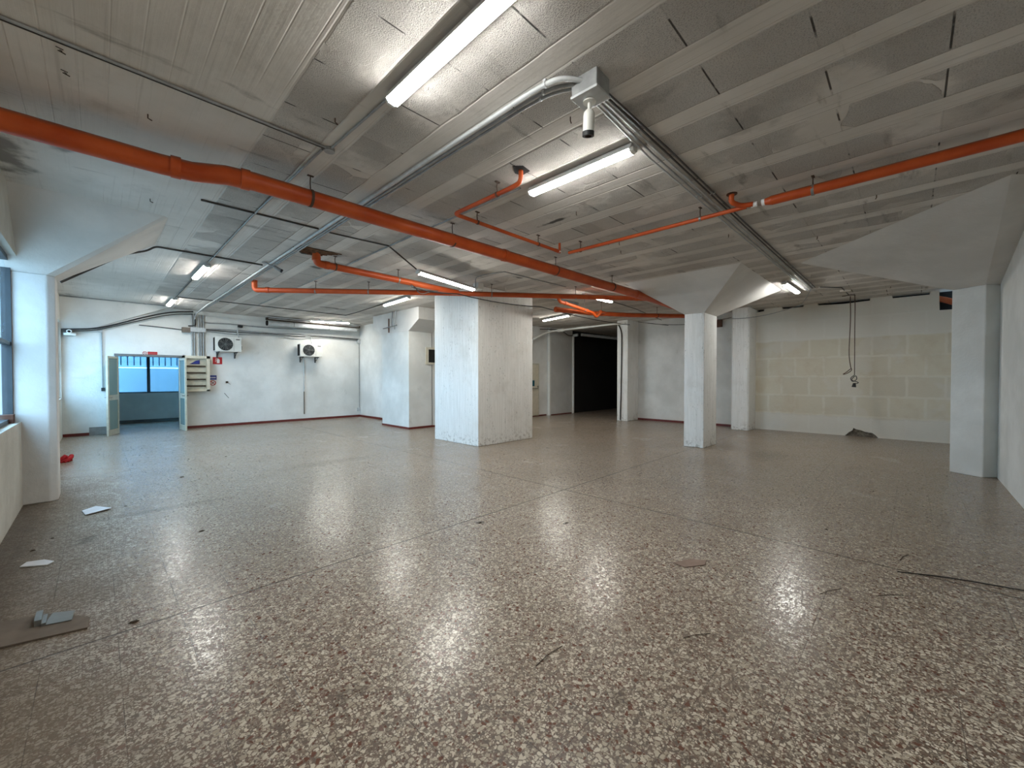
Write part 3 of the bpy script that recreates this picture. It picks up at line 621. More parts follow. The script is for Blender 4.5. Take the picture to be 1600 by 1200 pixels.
g1 = 'conduit bundle along the ceiling from camera box to back wall'
def ca(x, r, m, lab, off):
    conduit(lab, [(2.36 + off * .35, 1.62 + off * .4, 3.585), (x + .02, 1.72 + off, 3.585), (x, 1.95 + off, 3.59), (x, 12.9, 3.59), (x - .05, 13.9, 3.56), (2.12, 15.55, 3.50), (2.12, 15.76, 3.3)], r, m, 1.2, group=g1, fr=.22)
ca(2.19, .017, 'lgrey', 'thickest light grey conduit of the bundle leading to the back wall', 0.0)
ca(2.243, .0115, 'grey', 'middle thin grey conduit of the bundle leading to the back wall', .06)
ca(2.283, .0115, 'grey', 'inner thin grey conduit of the bundle leading to the back wall', .12)
g2 = 'parallel conduits running toward the block wall'  # alternating greys put shaded gaps and highlights into the conduit colours
for k, (y, r, m, lab) in enumerate(((1.57, .0085, 'dgrey', 'outermost dark thin conduit heading from camera box to block wall'), (1.61, .0085, 'dgrey', 'second conduit, toned dark like a shaded gap, heading from camera box to block wall'), (1.66, .0085, 'lgrey', 'middle conduit, toned pale like a highlight, heading from camera box to block wall'),
                                   (1.71, .0085, 'grey', 'fourth conduit, toned greyer like a shaded gap, heading from camera box to block wall'), (1.76, .0085, 'lgrey', 'conduit toned pale like a highlight nearest the second batten light, heading to block wall'))):
    yy = 1.57 + k * .028
    conduit(lab, [(2.46, yy, 3.585), (3.6, y + .0, 3.598), (6.0, y + .015, 3.598), (11.4 + .08 * k, y + (.02 if k % 2 else 0), 3.598)], r, m, 1.4, group=g2)
gc = 'thin surface conduits of the lighting'
conduit('thin twin conduit crossing the near left ceiling toward the first light', [(-.65, 3.72, 3.606), (1.47, 3.75, 3.606)], .009, 'grey', 0, group=gc)
conduit('second line of the thin conduit on the near left ceiling', [(-.65, 3.745, 3.606), (1.47, 3.775, 3.606)], .006, 'dgrey', 0, group=gc)
conduit('thin conduit from round ceiling box to the nearest batten light', [(1.49, 3.74, 3.606), (1.52, 2.76, 3.606)], .010, 'grey', 0, group=gc)
conduit('thin conduit from round ceiling box to the far left lights', [(1.44, 3.80, 3.606), (1.40, 6.0, 3.606), (1.41, 9.0, 3.606)], .011, 'grey', 2.0, group=gc)
conduit('thin conduit joining the two lights of the left row', [(1.41, 10.4, 3.606), (1.42, 13.4, 3.606)], .011, 'dgrey', 0, group=gc)
conduit('thin cable across the ceiling left of the conduit bundle', [(.86, 5.88, 3.606), (2.16, 5.86, 3.606)], .012, 'dgrey', 0, group=gc)
conduit('thin cable across the ceiling right of the conduit bundle', [(2.30, 5.90, 3.606), (3.22, 5.84, 3.606)], .010, 'dgrey', 0, group=gc)
conduit('dark cable slanting down to the suspended light', [(3.22, 5.84, 3.60), (3.74, 5.90, 3.36)], .012, 'dgrey', 0, name='cable', cat='cable')
conduit('dark cable along the left pillar capital up to the ceiling', [(-.33, 8.14, 2.83), (.30, 8.34, 3.38), (.55, 8.40, 3.50), (.66, 8.44, 3.60), (2.13, 8.46, 3.606)], .014, 'dgrey', 0, name='cable', cat='cable', fr=.05)
conduit('conduit along the ceiling in front of the back haunch', [(-.65, 15.22, 3.606), (1.36, 15.20, 3.606)], .016, 'grey', 0, group=gc)
conduit('conduit crossing the bundle near the back wall toward the lights', [(1.45, 13.35, 3.606), (2.3, 13.30, 3.606), (5.74, 13.30, 3.606), (5.74, 12.6, 3.606), (5.60, 10.5, 3.606)], .011, 'dgrey', 0, group=gc)
conduit('flush conduit trace from second batten light toward the back', [(3.24, 3.05, 3.61), (3.22, 5.8, 3.61), (3.22, 8.6, 3.61), (3.22, 13.2, 3.61)], .012, 'grey', 0, group=gc)
conduit('bent thin conduit rising from the suspended light end', [(5.32, 6.24, 3.36), (5.32, 6.24, 3.55), (5.40, 6.1, 3.60), (5.55, 5.65, 3.606), (7.45, 5.6, 3.606)], .009, 'grey', 0, fr=.04, group=gc)
conduit('long black cable strung past the massive pillar to the dark opening', sag((4.2, 6.78, 3.27), (5.2, 6.80, 3.30), .03, 6) + sag((5.3, 6.80, 3.31), (7.9, 6.82, 3.37), .05, 8) + sag((8.1, 6.84, 3.38), (13.15, 7.1, 3.42), .06, 10), .011, 'black', 0, name='cable', cat='cable')
conduit('black cable loop hanging beside the short thick orange pipe', [(4.28, 6.95, 3.36), (4.36, 6.9, 3.30), (4.38, 6.85, 3.22), (4.46, 6.82, 3.19), (4.68, 6.8, 3.27), (4.8, 6.8, 3.29)], .009, 'dgrey', 0, name='cable', cat='cable', sm=True)
conduit('slack grey cable along the top of the block wall', sag((11.6, 1.68, 3.6), (13.35, 2.15, 3.52), .03) + sag((13.34, 2.2, 3.51), (13.28, 3.98, 3.33), .10), .010, 'grey', 0, name='cable', cat='cable')
conduit('slack cable between the far white wall and slender pillar', sag((13.9, 6.8, 3.52), (13.9, 3.9, 3.46), .14), .009, 'dgrey', 0, name='cable', cat='cable')
conduit('thin dark cable hanging above the far white wall', [(8.7, 5.6, 3.57), (11.0, 5.75, 3.56), (13.5, 6.1, 3.52)], .010, 'dgrey', 0, name='cable', cat='cable')
conduit('black cable running down the narrow pillar by the dark opening', smooth([(13.215, 7.62, 3.52), (13.22, 7.55, 3.42), (13.22, 7.46, 3.2), (13.22, 7.44, 2.7), (13.22, 7.46, 1.2), (13.22, 7.49, .03)]), .020, 'black', 0, name='cable', cat='cable')
conduit('rod and wire hanging from the ceiling over the far white wall', [(13.0, 6.7, 3.47), (13.6, 5.9, 3.33)], .008, 'dgrey', 0, name='cable', cat='cable')
# hanging flexes before the block wall
h1 = conduit('left flex hanging before the block wall, ending in a bare loop', [(13.15, 1.10, 3.58), (13.15, 1.09, 3.0), (13.15, 1.11, 2.2), (13.15, 1.08, 1.85), (13.15, 1.06, 1.74), (13.15, 1.15, 1.66), (13.15, 1.22, 1.64), (13.15, 1.16, 1.69), (13.15, 1.07, 1.78)], .010, 'brown', 0, name='hanging_cable', cat='cable', sm=True)
h2 = thing('hanging_cable', 'right flex hanging before the block wall with knotted end and black socket', 'cable', (13.15, 1.0, 3.6))
MB().tube(smooth([(13.15, 1.26, 3.60), (13.15, 1.05, 3.605), (13.15, 1.01, 3.5), (13.15, 1.005, 2.6), (13.15, 1.0, 1.62)]), .009, 8).build('flex', 'brown', h2)
MB().tube(smooth([(13.15, 1.0, 1.62), (13.13, 1.07, 1.54), (13.15, 1.03, 1.46), (13.17, .96, 1.52), (13.15, .98, 1.60), (13.13, 1.05, 1.50), (13.15, .93, 1.44), (13.15, .96, 1.41), (13.15, 1.0, 1.42)]), .010, 8).build('knot', 'dgrey', h2)
MB().cyl((13.15, 1.0, 1.42), (13.15, 1.01, 1.32), .028, 12, .045).build('plug', 'black', h2)
conduit('dark cable on the ceiling above the hanging flexes', [(11.5, 1.50, 3.606), (11.9, 1.15, 3.606), (13.0, 1.12, 3.60)], .010, 'dgrey', 0, name='cable', cat='cable')
eb = MB().box((12.3, 1.02, 3.58), (12.46, 1.22, ZC)); eb.build('junction_box', 'dirty'); tag(D.objects['junction_box'], 'flat painted box on the ceiling above the hanging flexes', 'junction box')
rb = MB().cyl((1.49, 3.77, 3.59), (1.49, 3.77, ZC), .045); tag(rb.build('junction_box', 'grey'), 'small round ceiling box where the near thin conduits meet', 'junction box')
MB_ = MB().box((5.34, 6.18, 3.34), (5.48, 6.34, 3.46)); tag(MB_.build('junction_box', 'white'), 'small white box at the end of the suspended light', 'junction box')

# junction box and cameras
jb = thing('junction_box', 'grey square junction box holding the white camera, where conduits turn', 'junction box', (2.42, 1.62, 3.5))
jm = Matrix.Translation((2.42, 1.61, 0)) @ Matrix.Rotation(math.radians(2), 4, 'Z')
MB().box((-.085, -.10, 3.50), (.085, .10, ZC), jm).build('box_body', 'grey', jb, bevel=.006)
MB().box((-.09, -.105, 3.485), (.09, .105, 3.503), jm).build('lid', 'lgrey', jb, bevel=.004)
def seccam(label, base, ax, tip, r=.040, nm='security_camera', bm='white'):
    B = Vector(base); T = Vector(tip); A = Vector(ax)
    e = thing(nm, label, 'camera', base)
    MB().cyl(B, B + (T - B).normalized() * .0 + Vector((0, 0, -.014)), .044, 20).build('mount_disc', bm, e)
    MB().tube([B, A], .012, 10).build('arm', bm, e)
    d = (T - A).normalized()
    MB().tube([A - d * .015, A, A + d * .02, A + (T - A) * .8], [r * .6, r * .9, r, r], 16).build('body', bm, e)
    MB().cyl(A + (T - A) * .8, T, r * 1.04).build('hood', 'black', e)
    MB().cyl(T - d * .004, T + d * .001, r * .6).build('lens', 'lens', e)
    return e
seccam('white bullet security camera pointing down from the junction box', (2.43, 1.625, 3.487), (2.435, 1.63, 3.41), (2.46, 1.655, 3.265))
seccam('small dark camera on an arm beside the conduit bundle', (2.10, 8.20, 3.60), (2.24, 8.16, 3.54), (2.36, 8.12, 3.47), r=.03, bm='grey')
c3 = thing('security_camera', 'small white camera in the upper left corner of the back wall', 'camera', (-.52, 15.6, 2.73))
MB().box((-.60, 15.62, 2.66), (-.38, 15.79, 2.72)).build('bracket', 'white', c3); MB().tube([(-.50, 15.74, 2.77), (-.50, 15.52, 2.75)], .05, 14).build('body', 'white', c3); MB().cyl((-.50, 15.52, 2.75), (-.50, 15.515, 2.75), .03).build('lens', 'lens', c3)

# ------------------------------------------------------------------ back wall services
gb = 'cables along the top of the back wall'
conduit('upper black cable bundle following the corner haunch', smooth([(-.64, 15.62, 2.80), (-.1, 15.60, 2.86), (.3, 15.60, 2.99), (.9, 15.45, 3.24), (1.5, 15.5, 3.46), (2.06, 15.6, 3.56)]), .020, 'black', group=gb, name='cable', cat='cable')
conduit('lower grey cable following the corner haunch', smooth([(-.64, 15.66, 2.76), (-.1, 15.64, 2.82), (.3, 15.64, 2.95), (.9, 15.6, 3.19), (1.5, 15.6, 3.40), (2.06, 15.7, 3.50)]), .014, 'dgrey', group=gb, name='cable', cat='cable')
for k, (z0, r, m, lab) in enumerate(((3.10, .016, 'grey', 'topmost grey cable sagging along the back wall'), (3.07, .013, 'dgrey', 'dark cable in the middle of the back wall bundle'), (3.03, .012, 'grey', 'lowest sagging cable of the back wall bundle'))):
    conduit(lab, smooth([(2.36, 15.74, z0 - .02), (3.2, 15.74, z0 + .0 - .03 * k), (4.2, 15.74, z0 - .01), (5.0, 15.74, z0 + .02 - .05 * k), (5.9, 15.74, z0 + .02), (7.30, 15.74, z0 + .0)]), r, m, group=gb, name='cable', cat='cable')
conduit('grey cable above the sagging bundle on the back wall', smooth([(2.2, 15.74, 3.45), (2.38, 15.74, 3.28), (3.0, 15.74, 3.29), (4.2, 15.74, 3.27), (5.6, 15.74, 3.33)]), .018, 'grey', group=gb, name='cable', cat='cable')
conduit('cable running right from corner haunch to the small grey box', smooth([(.85, 15.76, 3.06), (1.3, 15.76, 3.04), (1.9, 15.76, 3.0)]), .013, 'dgrey', group=gb, name='cable', cat='cable')
gv = 'vertical conduits dropping to the switchboard'
for k, (x, r, lab) in enumerate(((2.05, .022, 'leftmost conduit dropping to the switchboard'), (2.11, .022, 'second conduit from the left dropping to the switchboard'), (2.22, .018, 'third conduit from the left dropping to the switchboard'), (2.27, .018, 'fourth conduit from the left dropping to the switchboard'), (2.33, .018, 'rightmost conduit dropping to the switchboard'))):
    conduit(lab, [(x, 15.74, 3.50), (x, 15.74, 2.20)], r, 'grey', group=gv)
conduit('black cable dropping beside the switchboard conduits', [(2.12, 15.70, 3.52), (2.12, 15.70, 3.16), (1.95, 15.70, 3.13)], .016, 'black', name='cable', cat='cable')
tag(MB().box((2.00, 15.66, 2.96), (2.38, 15.79, 3.10)).build('junction_box', 'lgrey', None, .005), 'wide pale box above the switchboard conduits', 'junction box')
tag(MB().box((1.80, 15.66, 2.93), (2.0, 15.79, 3.08)).build('junction_box', 'plywood', None, .005), 'small brownish box left of the wide pale box', 'junction box')
conduit('vertical conduit left of the double door with a black switch', [(.10, 15.76, 2.86), (.10, 15.76, 1.28)], .014, 'grey')
tag(MB().box((.07, 15.73, 1.19), (.14, 15.79, 1.28)).build('switch', 'black'), 'black switch at the foot of the vertical conduit', 'switch')
tag(MB().cyl((.06, 15.79, 2.84), (.06, 15.73, 2.84), .06).build('junction_box', 'lgrey'), 'round box atop the vertical conduit left of the door', 'junction box')
tag(MB().box((-.43, 15.775, 1.55), (-.24, 15.79, 1.65)).box((-.40, 15.770, 1.57), (-.27, 15.776, 1.63)).build('wall_plate', 'white'), 'small white socket plate on the bluish wall left of the door', 'socket')
# switchboard
sb = thing('switchboard', 'open cream electrical switchboard with four rows of breakers', 'switchboard', (2.12, 15.6, 1.14))
y0, y1 = 15.47, 15.79
m = MB(); m.box((1.80, y0, 1.14), (1.84, y1, 2.22)); m.box((2.36, y0, 1.14), (2.44, y1, 2.22)); m.box((1.80, y0, 2.14), (2.44, y1, 2.22)); m.box((1.80, y0, 1.14), (2.44, y1, 1.19)); m.box((1.82, y1 - .05, 1.15), (2.42, y1 - .01, 2.2)); m.build('cabinet', 'cream', sb)
m = MB(); m.box((1.84, y0 + .06, 1.19), (2.36, y0 + .08, 2.14)); m.build('front_panel', 'alul', sb)
for k in range(4):
    z = 1.28 + k * .20
    r_ = MB().box((1.87, y0 + .035, z), (2.34, y0 + .06, z + .045)).build('breaker_row', 'twig', sb)
    m = MB()
    for q in range(11):
        if (k * 5 + q * 3) % 7: m.box((1.88 + q * .042, y0 + .02, z + .008), (1.905 + q * .042, y0 + .036, z + .03))
    m.build('toggles', 'alu', r_)
lg = MB().extr([(1.96, y0 + .055, 1.97), (2.20, y0 + .055, 1.97), (2.19, y0 + .055, 2.09), (2.10, y0 + .055, 2.07)], (0, -.01, 0)).build('sticker', 'blue', sb)
MB().box((2.03, y0 + .042, 1.975), (2.17, y0 + .045, 2.0)).build('sticker_text', 'swhite', lg)
# signs
sg = thing('sign', 'red rectangular sign above the double door', 'sign', (1.13, 15.78, 2.26))
MB().box((1.03, 15.78, 2.225), (1.24, 15.79, 2.31)).build('plate', 'sred', sg)
MB().box((1.05, 15.778, 2.255), (1.22, 15.781, 2.26)).box((1.05, 15.778, 2.275), (1.20, 15.781, 2.28)).build('print', simple('faded_print', (196, 110, 104), .5), sg)
def ringsign(name, label, c, r, ang):
    e = thing(name, label, 'sign', c); x, y, z = c
    MB().cyl((x, y, z), (x, y - .006, z), r, 24).build('plate', 'swhite', e)
    pts = [(x + math.cos(a) * r * .86, y - .009, z + math.sin(a) * r * .86) for a in [2 * PI * k / 24 for k in range(25)]]
    MB().tube(pts, r * .13, 6).build('red_ring', 'sred', e)
    d = r * .6
    MB().tube([(x - d, y - .010, z + d), (x + d, y - .010, z - d)], r * .10, 6).build('slash', 'sred', e)
    MB().tube([(x - d * .6, y - .008, z - d * .5), (x + d * .6, y - .008, z + d * .5)], r * .12, 6).build('symbol', 'dgrey', e)
ringsign('sign', 'small round prohibition sign above the door, left of red sign', (.965, 15.79, 2.265), .05, 0)
ringsign('sign', 'round prohibition sign under the blue sign by the switchboard', (2.56, 15.79, 1.39), .085, 0)
bs = thing('sign', 'small blue sign right of the switchboard', 'sign', (2.55, 15.79, 1.55)); MB().box((2.45, 15.782, 1.49), (2.66, 15.79, 1.63)).build('plate', 'blue', bs)
MB().box((2.47, 15.779, 1.54), (2.64, 15.783, 1.55)).box((2.47, 15.779, 1.565), (2.64, 15.783, 1.575)).build('print', 'swhite', bs)
fs = thing('sign', 'red square fire extinguisher sign below the left air conditioner', 'sign', (2.69, 15.79, 2.1)); MB().box((2.565, 15.782, 1.985), (2.81, 15.79, 2.21)).build('plate', 'sred', fs)
MB().extr([(2.67, 15.781, 2.02), (2.74, 15.781, 2.02), (2.745, 15.781, 2.12), (2.72, 15.781, 2.16), (2.69, 15.781, 2.16), (2.665, 15.781, 2.12)], (0, -.003, 0)).tube([(2.70, 15.779, 2.165), (2.65, 15.779, 2.17), (2.63, 15.779, 2.05)], .006, 6).build('extinguisher_symbol', 'swhite', fs)
tag(MB().box((2.90, 15.75, 1.38), (2.96, 15.79, 1.44)).tube([(2.95, 15.75, 1.40), (3.02, 15.74, 1.33)], .004, 5).build('socket', 'twig'), 'tiny dark wall socket right of the prohibition sign', 'socket')
tag(MB().tube([(2.86, 15.785, 1.06), (2.93, 15.78, .96), (2.98, 15.785, .90)], .008, 6).build('wall_hook', 'dgrey'), 'thin dark hook low on the back wall', 'hook')

# air conditioners
def ac(label, x0, z0, wd, ht, y0=15.42):
    e = thing('air_conditioner', label, 'air conditioner', (x0 + wd / 2, y0, z0), 'air conditioner units on the back wall')
    dp = .27
    MB().box((x0, y0, z0), (x0 + wd, y0 + dp, z0 + ht)).build('casing', 'white', e, .012)
    cx, cz, R = x0 + wd * .38, z0 + ht * .5, ht * .43
    g = MB().cyl((cx, y0 - .004, cz), (cx, y0 + .012, cz), R, 32).build('fan_opening', 'dark', e)
    m = MB()
    for k in range(5):
        a = k * 2 * PI / 5; m.extr([(cx + math.cos(a) * .03, y0 - .006, cz + math.sin(a) * .03), (cx + math.cos(a - .22) * R * .88, y0 - .006, cz + math.sin(a - .22) * R * .88), (cx + math.cos(a + .28) * R * .88, y0 - .006, cz + math.sin(a + .28) * R * .88)], (0, .002, 0))
    m.build('fan', 'dgrey', e)
    m = MB()
    for rr in (.25, .45, .65, .85, 1.0): m.tube([(cx + math.cos(a) * R * rr, y0 - .014, cz + math.sin(a) * R * rr) for a in [2 * PI * k / 24 for k in range(25)]], .0035, 5, False)
    for k in range(8): a = k * PI / 8; m.tube([(cx - math.cos(a) * R, y0 - .014, cz - math.sin(a) * R), (cx + math.cos(a) * R, y0 - .014, cz + math.sin(a) * R)], .0035, 5)
    m.build('grille', 'alu', e)
    MB().box((x0 + wd * .70, y0 - .004, z0 + .02), (x0 + wd * .705, y0 + .001, z0 + ht - .02)).build('panel_seam', 'alu', e)
    MB().box((x0 + wd * .78, y0 - .004, z0 + ht * .82), (x0 + wd * .93, y0 + .001, z0 + ht * .88)).build('nameplate', 'dgrey', e)
    MB().box((x0 - .012, y0 + .03, z0 + .03), (x0 + .002, y0 + dp - .03, z0 + ht - .03)).build('coil_side', 'dark', e)
    for x in (x0 + wd * .12, x0 + wd * .80): MB().box((x, y0 + .0, z0 - .035), (x + .035, 15.79, z0 - .005)).box((x, 15.74, z0 - .2), (x + .035, 15.79, z0)).tube([(x + .017, y0 + .06, z0 - .02), (x + .017, 15.76, z0 - .17)], .010, 6).build('bracket', 'dgrey', e)
    MB().tube([(x0 + wd + .0, y0 + .2, z0 + ht * .45), (x0 + wd + .045, y0 + .2, z0 + ht * .42), (x0 + wd + .045, y0 + .2, z0 + ht * .2), (x0 + wd, y0 + .2, z0 + ht * .15)], .014, 8).build('valve_pipe', 'steel', e)
ac('white air conditioner outdoor unit near the switchboard', 2.57, 2.38, .70, .46); ac('white air conditioner outdoor unit in the middle of the back wall', 5.03, 2.31, .76, .46)
conduit('white conduit running down from the middle air conditioner', [(5.27, 15.77, 2.30), (5.27, 15.77, 1.05)], .016, 'lgrey')
conduit('brownish lower end of conduit under the middle air conditioner', [(5.27, 15.775, 1.05), (5.27, 15.775, .23)], .018, 'plywood')
conduit('short pipe feeding the middle air conditioner from above', smooth([(5.30, 15.74, 3.06), (5.48, 15.72, 3.05), (5.50, 15.68, 2.85), (5.50, 15.66, 2.74)]), .015, 'lgrey')
conduit('short pipe feeding the left air conditioner from above', smooth([(3.28, 15.74, 3.24), (3.22, 15.72, 3.08), (3.24, 15.62, 2.84)]), .018, 'lgrey')
tag(MB().box((3.24, 15.68, 3.20), (3.36, 15.79, 3.28)).build('junction_box', 'black'), 'black connector on the back wall cables above left air conditioner', 'connector')
conduit('grey corner conduit rising beside the alcove wall', [(7.34, 15.76, .30), (7.34, 15.76, 3.05)], .012, 'grey')
tag(MB().box((7.25, 15.72, .22), (7.36, 15.79, .36)).build('junction_box', 'lgrey'), 'small grey box low in the alcove corner', 'junction box')
tag(MB().box((7.26, 15.70, 2.92), (7.37, 15.79, 3.06)).build('junction_box', 'lgrey'), 'small grey box high in the alcove corner', 'junction box')
# big ducts above the back wall
dk = thing('duct', 'fat pale duct pipe along the top of the back wall', 'duct', (5.5, 15.3, 3.4), 'ducts along the back wall')
MB().tube([(3.98, 15.35, 3.38), (7.05, 15.35, 3.40)], .075, 20).build('duct_run', 'lgrey', dk); MB().tube([(3.96, 15.35, 3.38), (4.0, 15.35, 3.38)], .085, 20).build('end_collar', 'dark', dk)
for x in (4.8, 6.0): ring((x, 15.35, 3.39), (1, 0, 0), .079, .03).build('strap', 'steel', dk)
dk = thing('duct', 'dark slotted channel above the fat pale duct', 'duct', (5.5, 15.3, 3.5), 'ducts along the back wall')
MB().box((3.95, 15.26, 3.48), (7.15, 15.40, 3.56)).build('channel', 'twig', dk); MB().box((3.95, 15.24, 3.56), (7.2, 15.44, 3.585)).build('cover', 'lgrey', dk)
MB().box((4.0, 15.252, 3.515), (7.1, 15.26, 3.53)).build('slot_edge', 'lgrey', dk)
# bits on the T-headed pillar and the boxed niche
br = thing('pipe_bracket', 'metal bracket with cut pipe stubs on the T-headed pillar', 'bracket', (6.5, 11.7, 3.15))
MB().tube([(6.46, 12.15, 3.13), (6.46, 11.30, 3.17)], .016, 6).tube([(6.46, 11.42, 3.16), (6.46, 11.42, 3.05)], .012, 6).build('rail', 'steel', br)
MB().tube([(6.48, 11.82, 2.98), (6.48, 11.82, 3.42)], .022, 8).build('stub', 'oldmetal', br); MB().tube(smooth([(6.50, 11.62, ZC), (6.48, 11.62, 3.35), (6.47, 11.60, 3.17)]), .02, 8).build('stub', 'grey', br); MB().tube(smooth([(6.52, 11.45, ZC), (6.50, 11.48, 3.4), (6.48, 11.50, 3.17)]), .02, 8).build('stub', 'lgrey', br)
nb = thing('wall_niche', 'small framed black niche on the wall behind the massive pillar', 'niche', (7.35, 10.77, 2.2))
MB().box((7.14, 10.742, 1.97), (7.60, 10.77, 2.03)).box((7.14, 10.742, 2.44), (7.60, 10.77, 2.50)).box((7.14, 10.742, 2.03), (7.24, 10.77, 2.44)).box((7.50, 10.742, 2.03), (7.60, 10.77, 2.44)).build('niche_frame', 'cream', nb)
MB().box((7.24, 10.762, 2.03), (7.50, 10.769, 2.44)).build('niche_back', 'dark', nb)
# white waste pipe by the dark opening
wp = thing('waste_pipe', 'white plastic waste pipe crossing above the dark opening', 'pipe', (13.0, 10, 3.4))
MB().tube(fillet([(11.70, 10.35, 3.02), (12.35, 10.30, 3.30), (12.7, 10.2, 3.41), (13.15, 7.7, 3.50), (13.2, 7.3, 3.50)], .1), .035, 12).build('pipe_run', 'white', wp)
MB().tube([(12.78, 9.98, 3.42), (12.82, 9.72, 3.43)], .065, 14).build('access_cap', 'white', wp); ring((12.95, 8.95, 3.46), (.16, -1, .03), .045, .5).build('sleeve', 'white', wp)
wp = thing('waste_pipe', 'grey waste pipe disappearing into the dark opening', 'pipe', (14.7, 10, 3.3), )
MB().tube([(14.55, 10.1, 3.40), (16.5, 9.3, 3.30), (20, 8.3, 3.2)], .06, 12).build('pipe_run', 'lgrey', wp); MB().tube([(14.45, 10.45, 3.38), (14.5, 10.25, 3.40)], .06, 12).build('end_fitting', 'lgrey', wp)
conduit('dark cable tangle over the opening by the white waste pipe', smooth([(12.3, 10.5, 3.48), (13.0, 10.4, 3.52), (13.6, 10.4, 3.50), (14.2, 10.5, 3.36), (14.6, 10.4, 3.42)]), .016, 'black', name='cable', cat='cable')
av = MB().box((13.95, 4.33, 3.18), (14.05, 4.50, 3.42)); tag(av.build('alarm_box', 'oldmetal'), 'small dark red box high on the wall behind the slender pillar', 'alarm box')
tl = thing('tube_light', 'unlit slim ceiling strip above the far orange trap pipe', 'ceiling light', (8.3, 6.7, 3.55)); MB().box((7.6, 6.55, 3.56), (9.3, 6.62, ZC)).build('strip_body', 'alu', tl)
# brown block on the window sill
tag(MB().box((-.80, 7.42, 1.02), (-.69, 7.60, 1.12)).build('sill_block', 'brick'), 'brown brick lying on the left window sill by the frame', 'brick')

# ------------------------------------------------------------------ litter on the floor
def sheet(name, label, pts, mat, h=.004, cat='paper', curl=.0):
    vs = [(x, y, .002 + random.uniform(0, curl)) for x, y in pts]; return tag(MB().extr(vs, (0, 0, h)).build(name, mat), label, cat)
sheet('paper_sheet', 'crumpled white sheet of paper on the floor near the left pillar', [(-.11, 6.60), (.10, 6.69), (.06, 6.80), (-.03, 6.92), (-.14, 6.84)], 'paper', .006, curl=.018)
sheet('paper_strip', 'narrow folded white paper strip on the floor at left', [(-.46, 5.17), (-.31, 5.07), (-.27, 5.12), (-.33, 5.20), (-.43, 5.26)], 'paper', .008, curl=.012)
sheet('flat_board', 'thin greyish board lying on the floor at lower left', [(-.64, 3.92), (-.41, 3.70), (-.06, 3.61), (-.05, 3.76), (-.25, 4.02), (-.60, 4.12)], 'plywood', .010, 'board')
o = sheet('plastic_film', 'clear grey plastic piece on the thin board at lower left', [(-.25, 3.82), (-.13, 3.78), (-.12, 3.92), (-.22, 3.98)], 'film', .004, 'plastic'); o.location.z = .012
tag(MB().box((-.29, 3.84, .012), (-.26, 3.99, .05)).box((-.26, 3.82, .012), (-.24, 3.96, .03)).build('metal_clip', 'steel'), 'small metal strip standing on the thin board at lower left', 'metal strip')
rg = MB(); 
for k in range(9):
    a = k * .7; rg.tube([(-.45 + .07 * math.cos(a), 11.10 + .1 * math.sin(a), .01), (-.40 + .05 * math.cos(a + 1), 11.12 + .05 * math.sin(a + 1), .06 + .02 * (k % 3)), (-.45 + .1 * math.cos(a + 2), 11.15 + .1 * math.sin(a + 2), .015)], [.02, .035, .015], 6)
tag(rg.build('red_rag', 'rag'), 'crumpled red rag on the floor beside the left pillar', 'rag')
tag(MB().tube(smooth([(4.45, .06, .006), (4.60, -.25, .006), (4.70, -.62, .006)]), .004, 6).build('dark_strip', 'black'), 'long thin dark strip lying on the floor at far right', 'strip')
sheet('cardboard_scrap', 'reddish flat cardboard scrap on the floor right of centre', [(3.36, 1.40), (3.52, 1.33), (3.60, 1.22), (3.50, 1.20), (3.34, 1.30)], 'card', .004, 'cardboard')
lit = [('dark lump of dirt on the floor centre, left of joint crossing', 2.85, 3.27, .035), ('dark lump of dirt on the floor below the joint crossing', 3.49, 2.61, .03), ('dark crumb beside the skewed right pillar', 9.35, -.42, .03), ('small dark crumb on the right-hand floor', 7.4, .35, .025),
       ('dark twig near the left wall foot', -.32, 5.9, .03), ('dark flake beside the crumpled white sheet', .22, 6.75, .03), ('dark flake between paper strip and left wall', -.42, 5.6, .035), ('dark flake on the left floor near shiny patch', .72, 5.1, .04),
       ('small dark shred on the left floor before the door', 1.2, 9.8, .03), ('dark shred left of the floor crossing', 1.75, 9.6, .035), ('dark shred in front of the double door', .9, 8.1, .05), ('crumb near the long dark strip at right', 5.2, .6, .03),
       ('dark shred on the floor near the bottom left joint', .15, 3.5, .045)]
for lab, x, y, r in lit:
    m = MB(); n = 7; r *= .62
    pr = [(x + math.cos(2 * PI * k / n) * r * random.uniform(.5, 1.4), y + math.sin(2 * PI * k / n) * r * random.uniform(.3, .8)) for k in range(n)]
    pt = [(x + (px - x) * .5, y + (py - y) * .5) for px, py in pr]
    m.loft(pr, .001, pt, .001 + r * .35); tag(m.build('litter_scrap', 'twig'), lab, 'litter', 'scraps of litter on the floor')
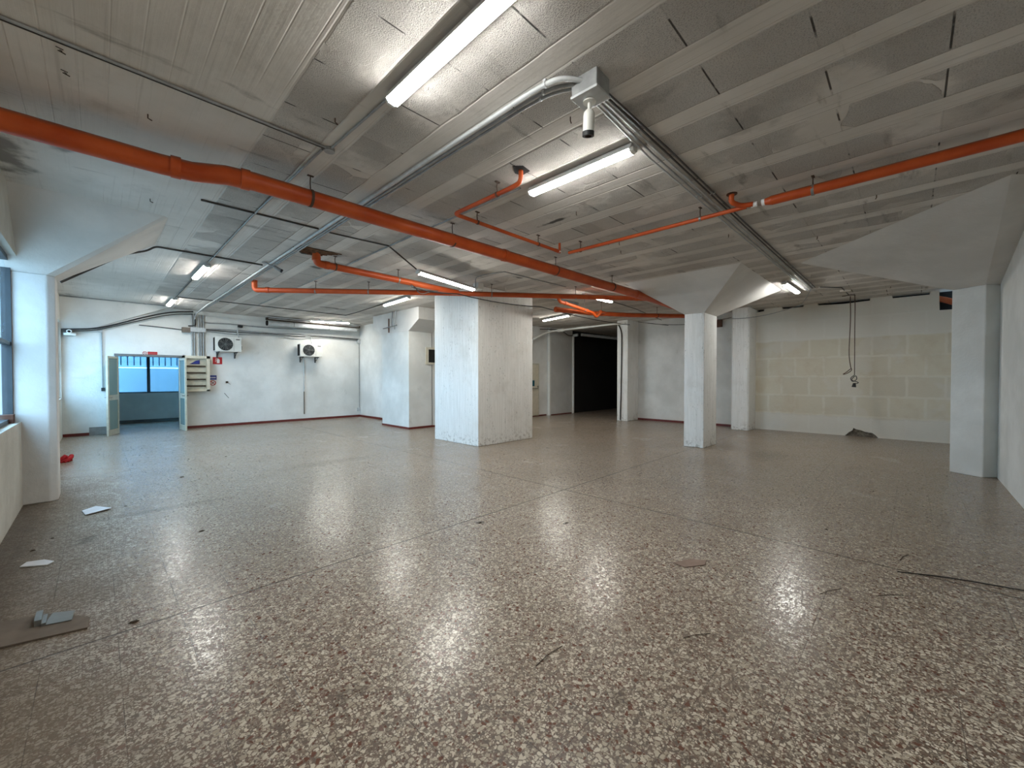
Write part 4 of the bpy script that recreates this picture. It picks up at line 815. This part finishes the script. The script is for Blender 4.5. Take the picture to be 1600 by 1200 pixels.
sticks = [('thin stick on the floor in the foreground centre', (1.63, 1.42), (1.86, 1.42)), ('short thin stick on the foreground floor right of centre', (2.42, .95), (2.58, .85)), ('thin stick right of centre near the cardboard scrap', (3.6, .45), (3.8, .35)), ('small stick at right near the wide floor joint', (4.75, .05), (4.95, .0)), ('brown stick on the right foreground floor', (3.85, .16), (4.0, .02))]
for lab, a, b in sticks: tag(MB().tube([(a[0], a[1], .004), ((a[0] + b[0]) / 2, (a[1] + b[1]) / 2 + .01, .006), (b[0], b[1], .004)], .0022, 5).build('stick', 'twig'), lab, 'stick', 'thin sticks on the floor')
# marks and hooks on the ceiling
for k, (x, y, lab) in enumerate(((-.14, 3.86, 'nearer dark smear on the near left ceiling'), (-.13, 4.12, 'farther dark smear on the near left ceiling'))):
    m = MB().tube([(x - .02, y - .03, ZC - .002), (x + .012, y - .02, ZC - .002)], .003, 4).tube([(x - .012, y + .005, ZC - .002), (x + .02, y + .022, ZC - .002)], .004, 4).tube([(x - .004, y - .008, ZC - .002), (x + .006, y + .002, ZC - .002)], .003, 4); tag(m.build('ceiling_mark', 'mark'), lab, 'mark')
hk = [(6.2, .3, 'small hook on the ceiling above the right pillar capital'), (7.4, 1.0, 'small hook on the ceiling near the conduits at right'), (6.4, 1.9, 'small hook on the ceiling left of the conduits'), (2.65, 1.95, 'small hook on the ceiling by the white camera'), (4.2, 3.0, 'small hook on the ceiling beside the stain'),
      (5.6, 3.2, 'small hook on the ceiling near the V of the thin orange pipe'), (6.0, 3.4, 'small hook on the ceiling past the V of the thin pipe'), (0.3, 4.3, 'small hook on the ceiling behind the thickest pipe bend'), (0.45, 6.3, 'small hook on the ceiling before the left capital'), (1.35, 3.3, 'small hook on the ceiling beside the nearest light'), (12.6, .35, 'small hook on the ceiling near the block wall')]
for x, y, lab in hk:
    tag(MB().tube([(x, y, ZC), (x, y, ZC - .03), (x + .025, y + .01, ZC - .035)], .005, 6).build('ceiling_hook', 'brown'), lab, 'hook', 'bent wire hooks in the ceiling')
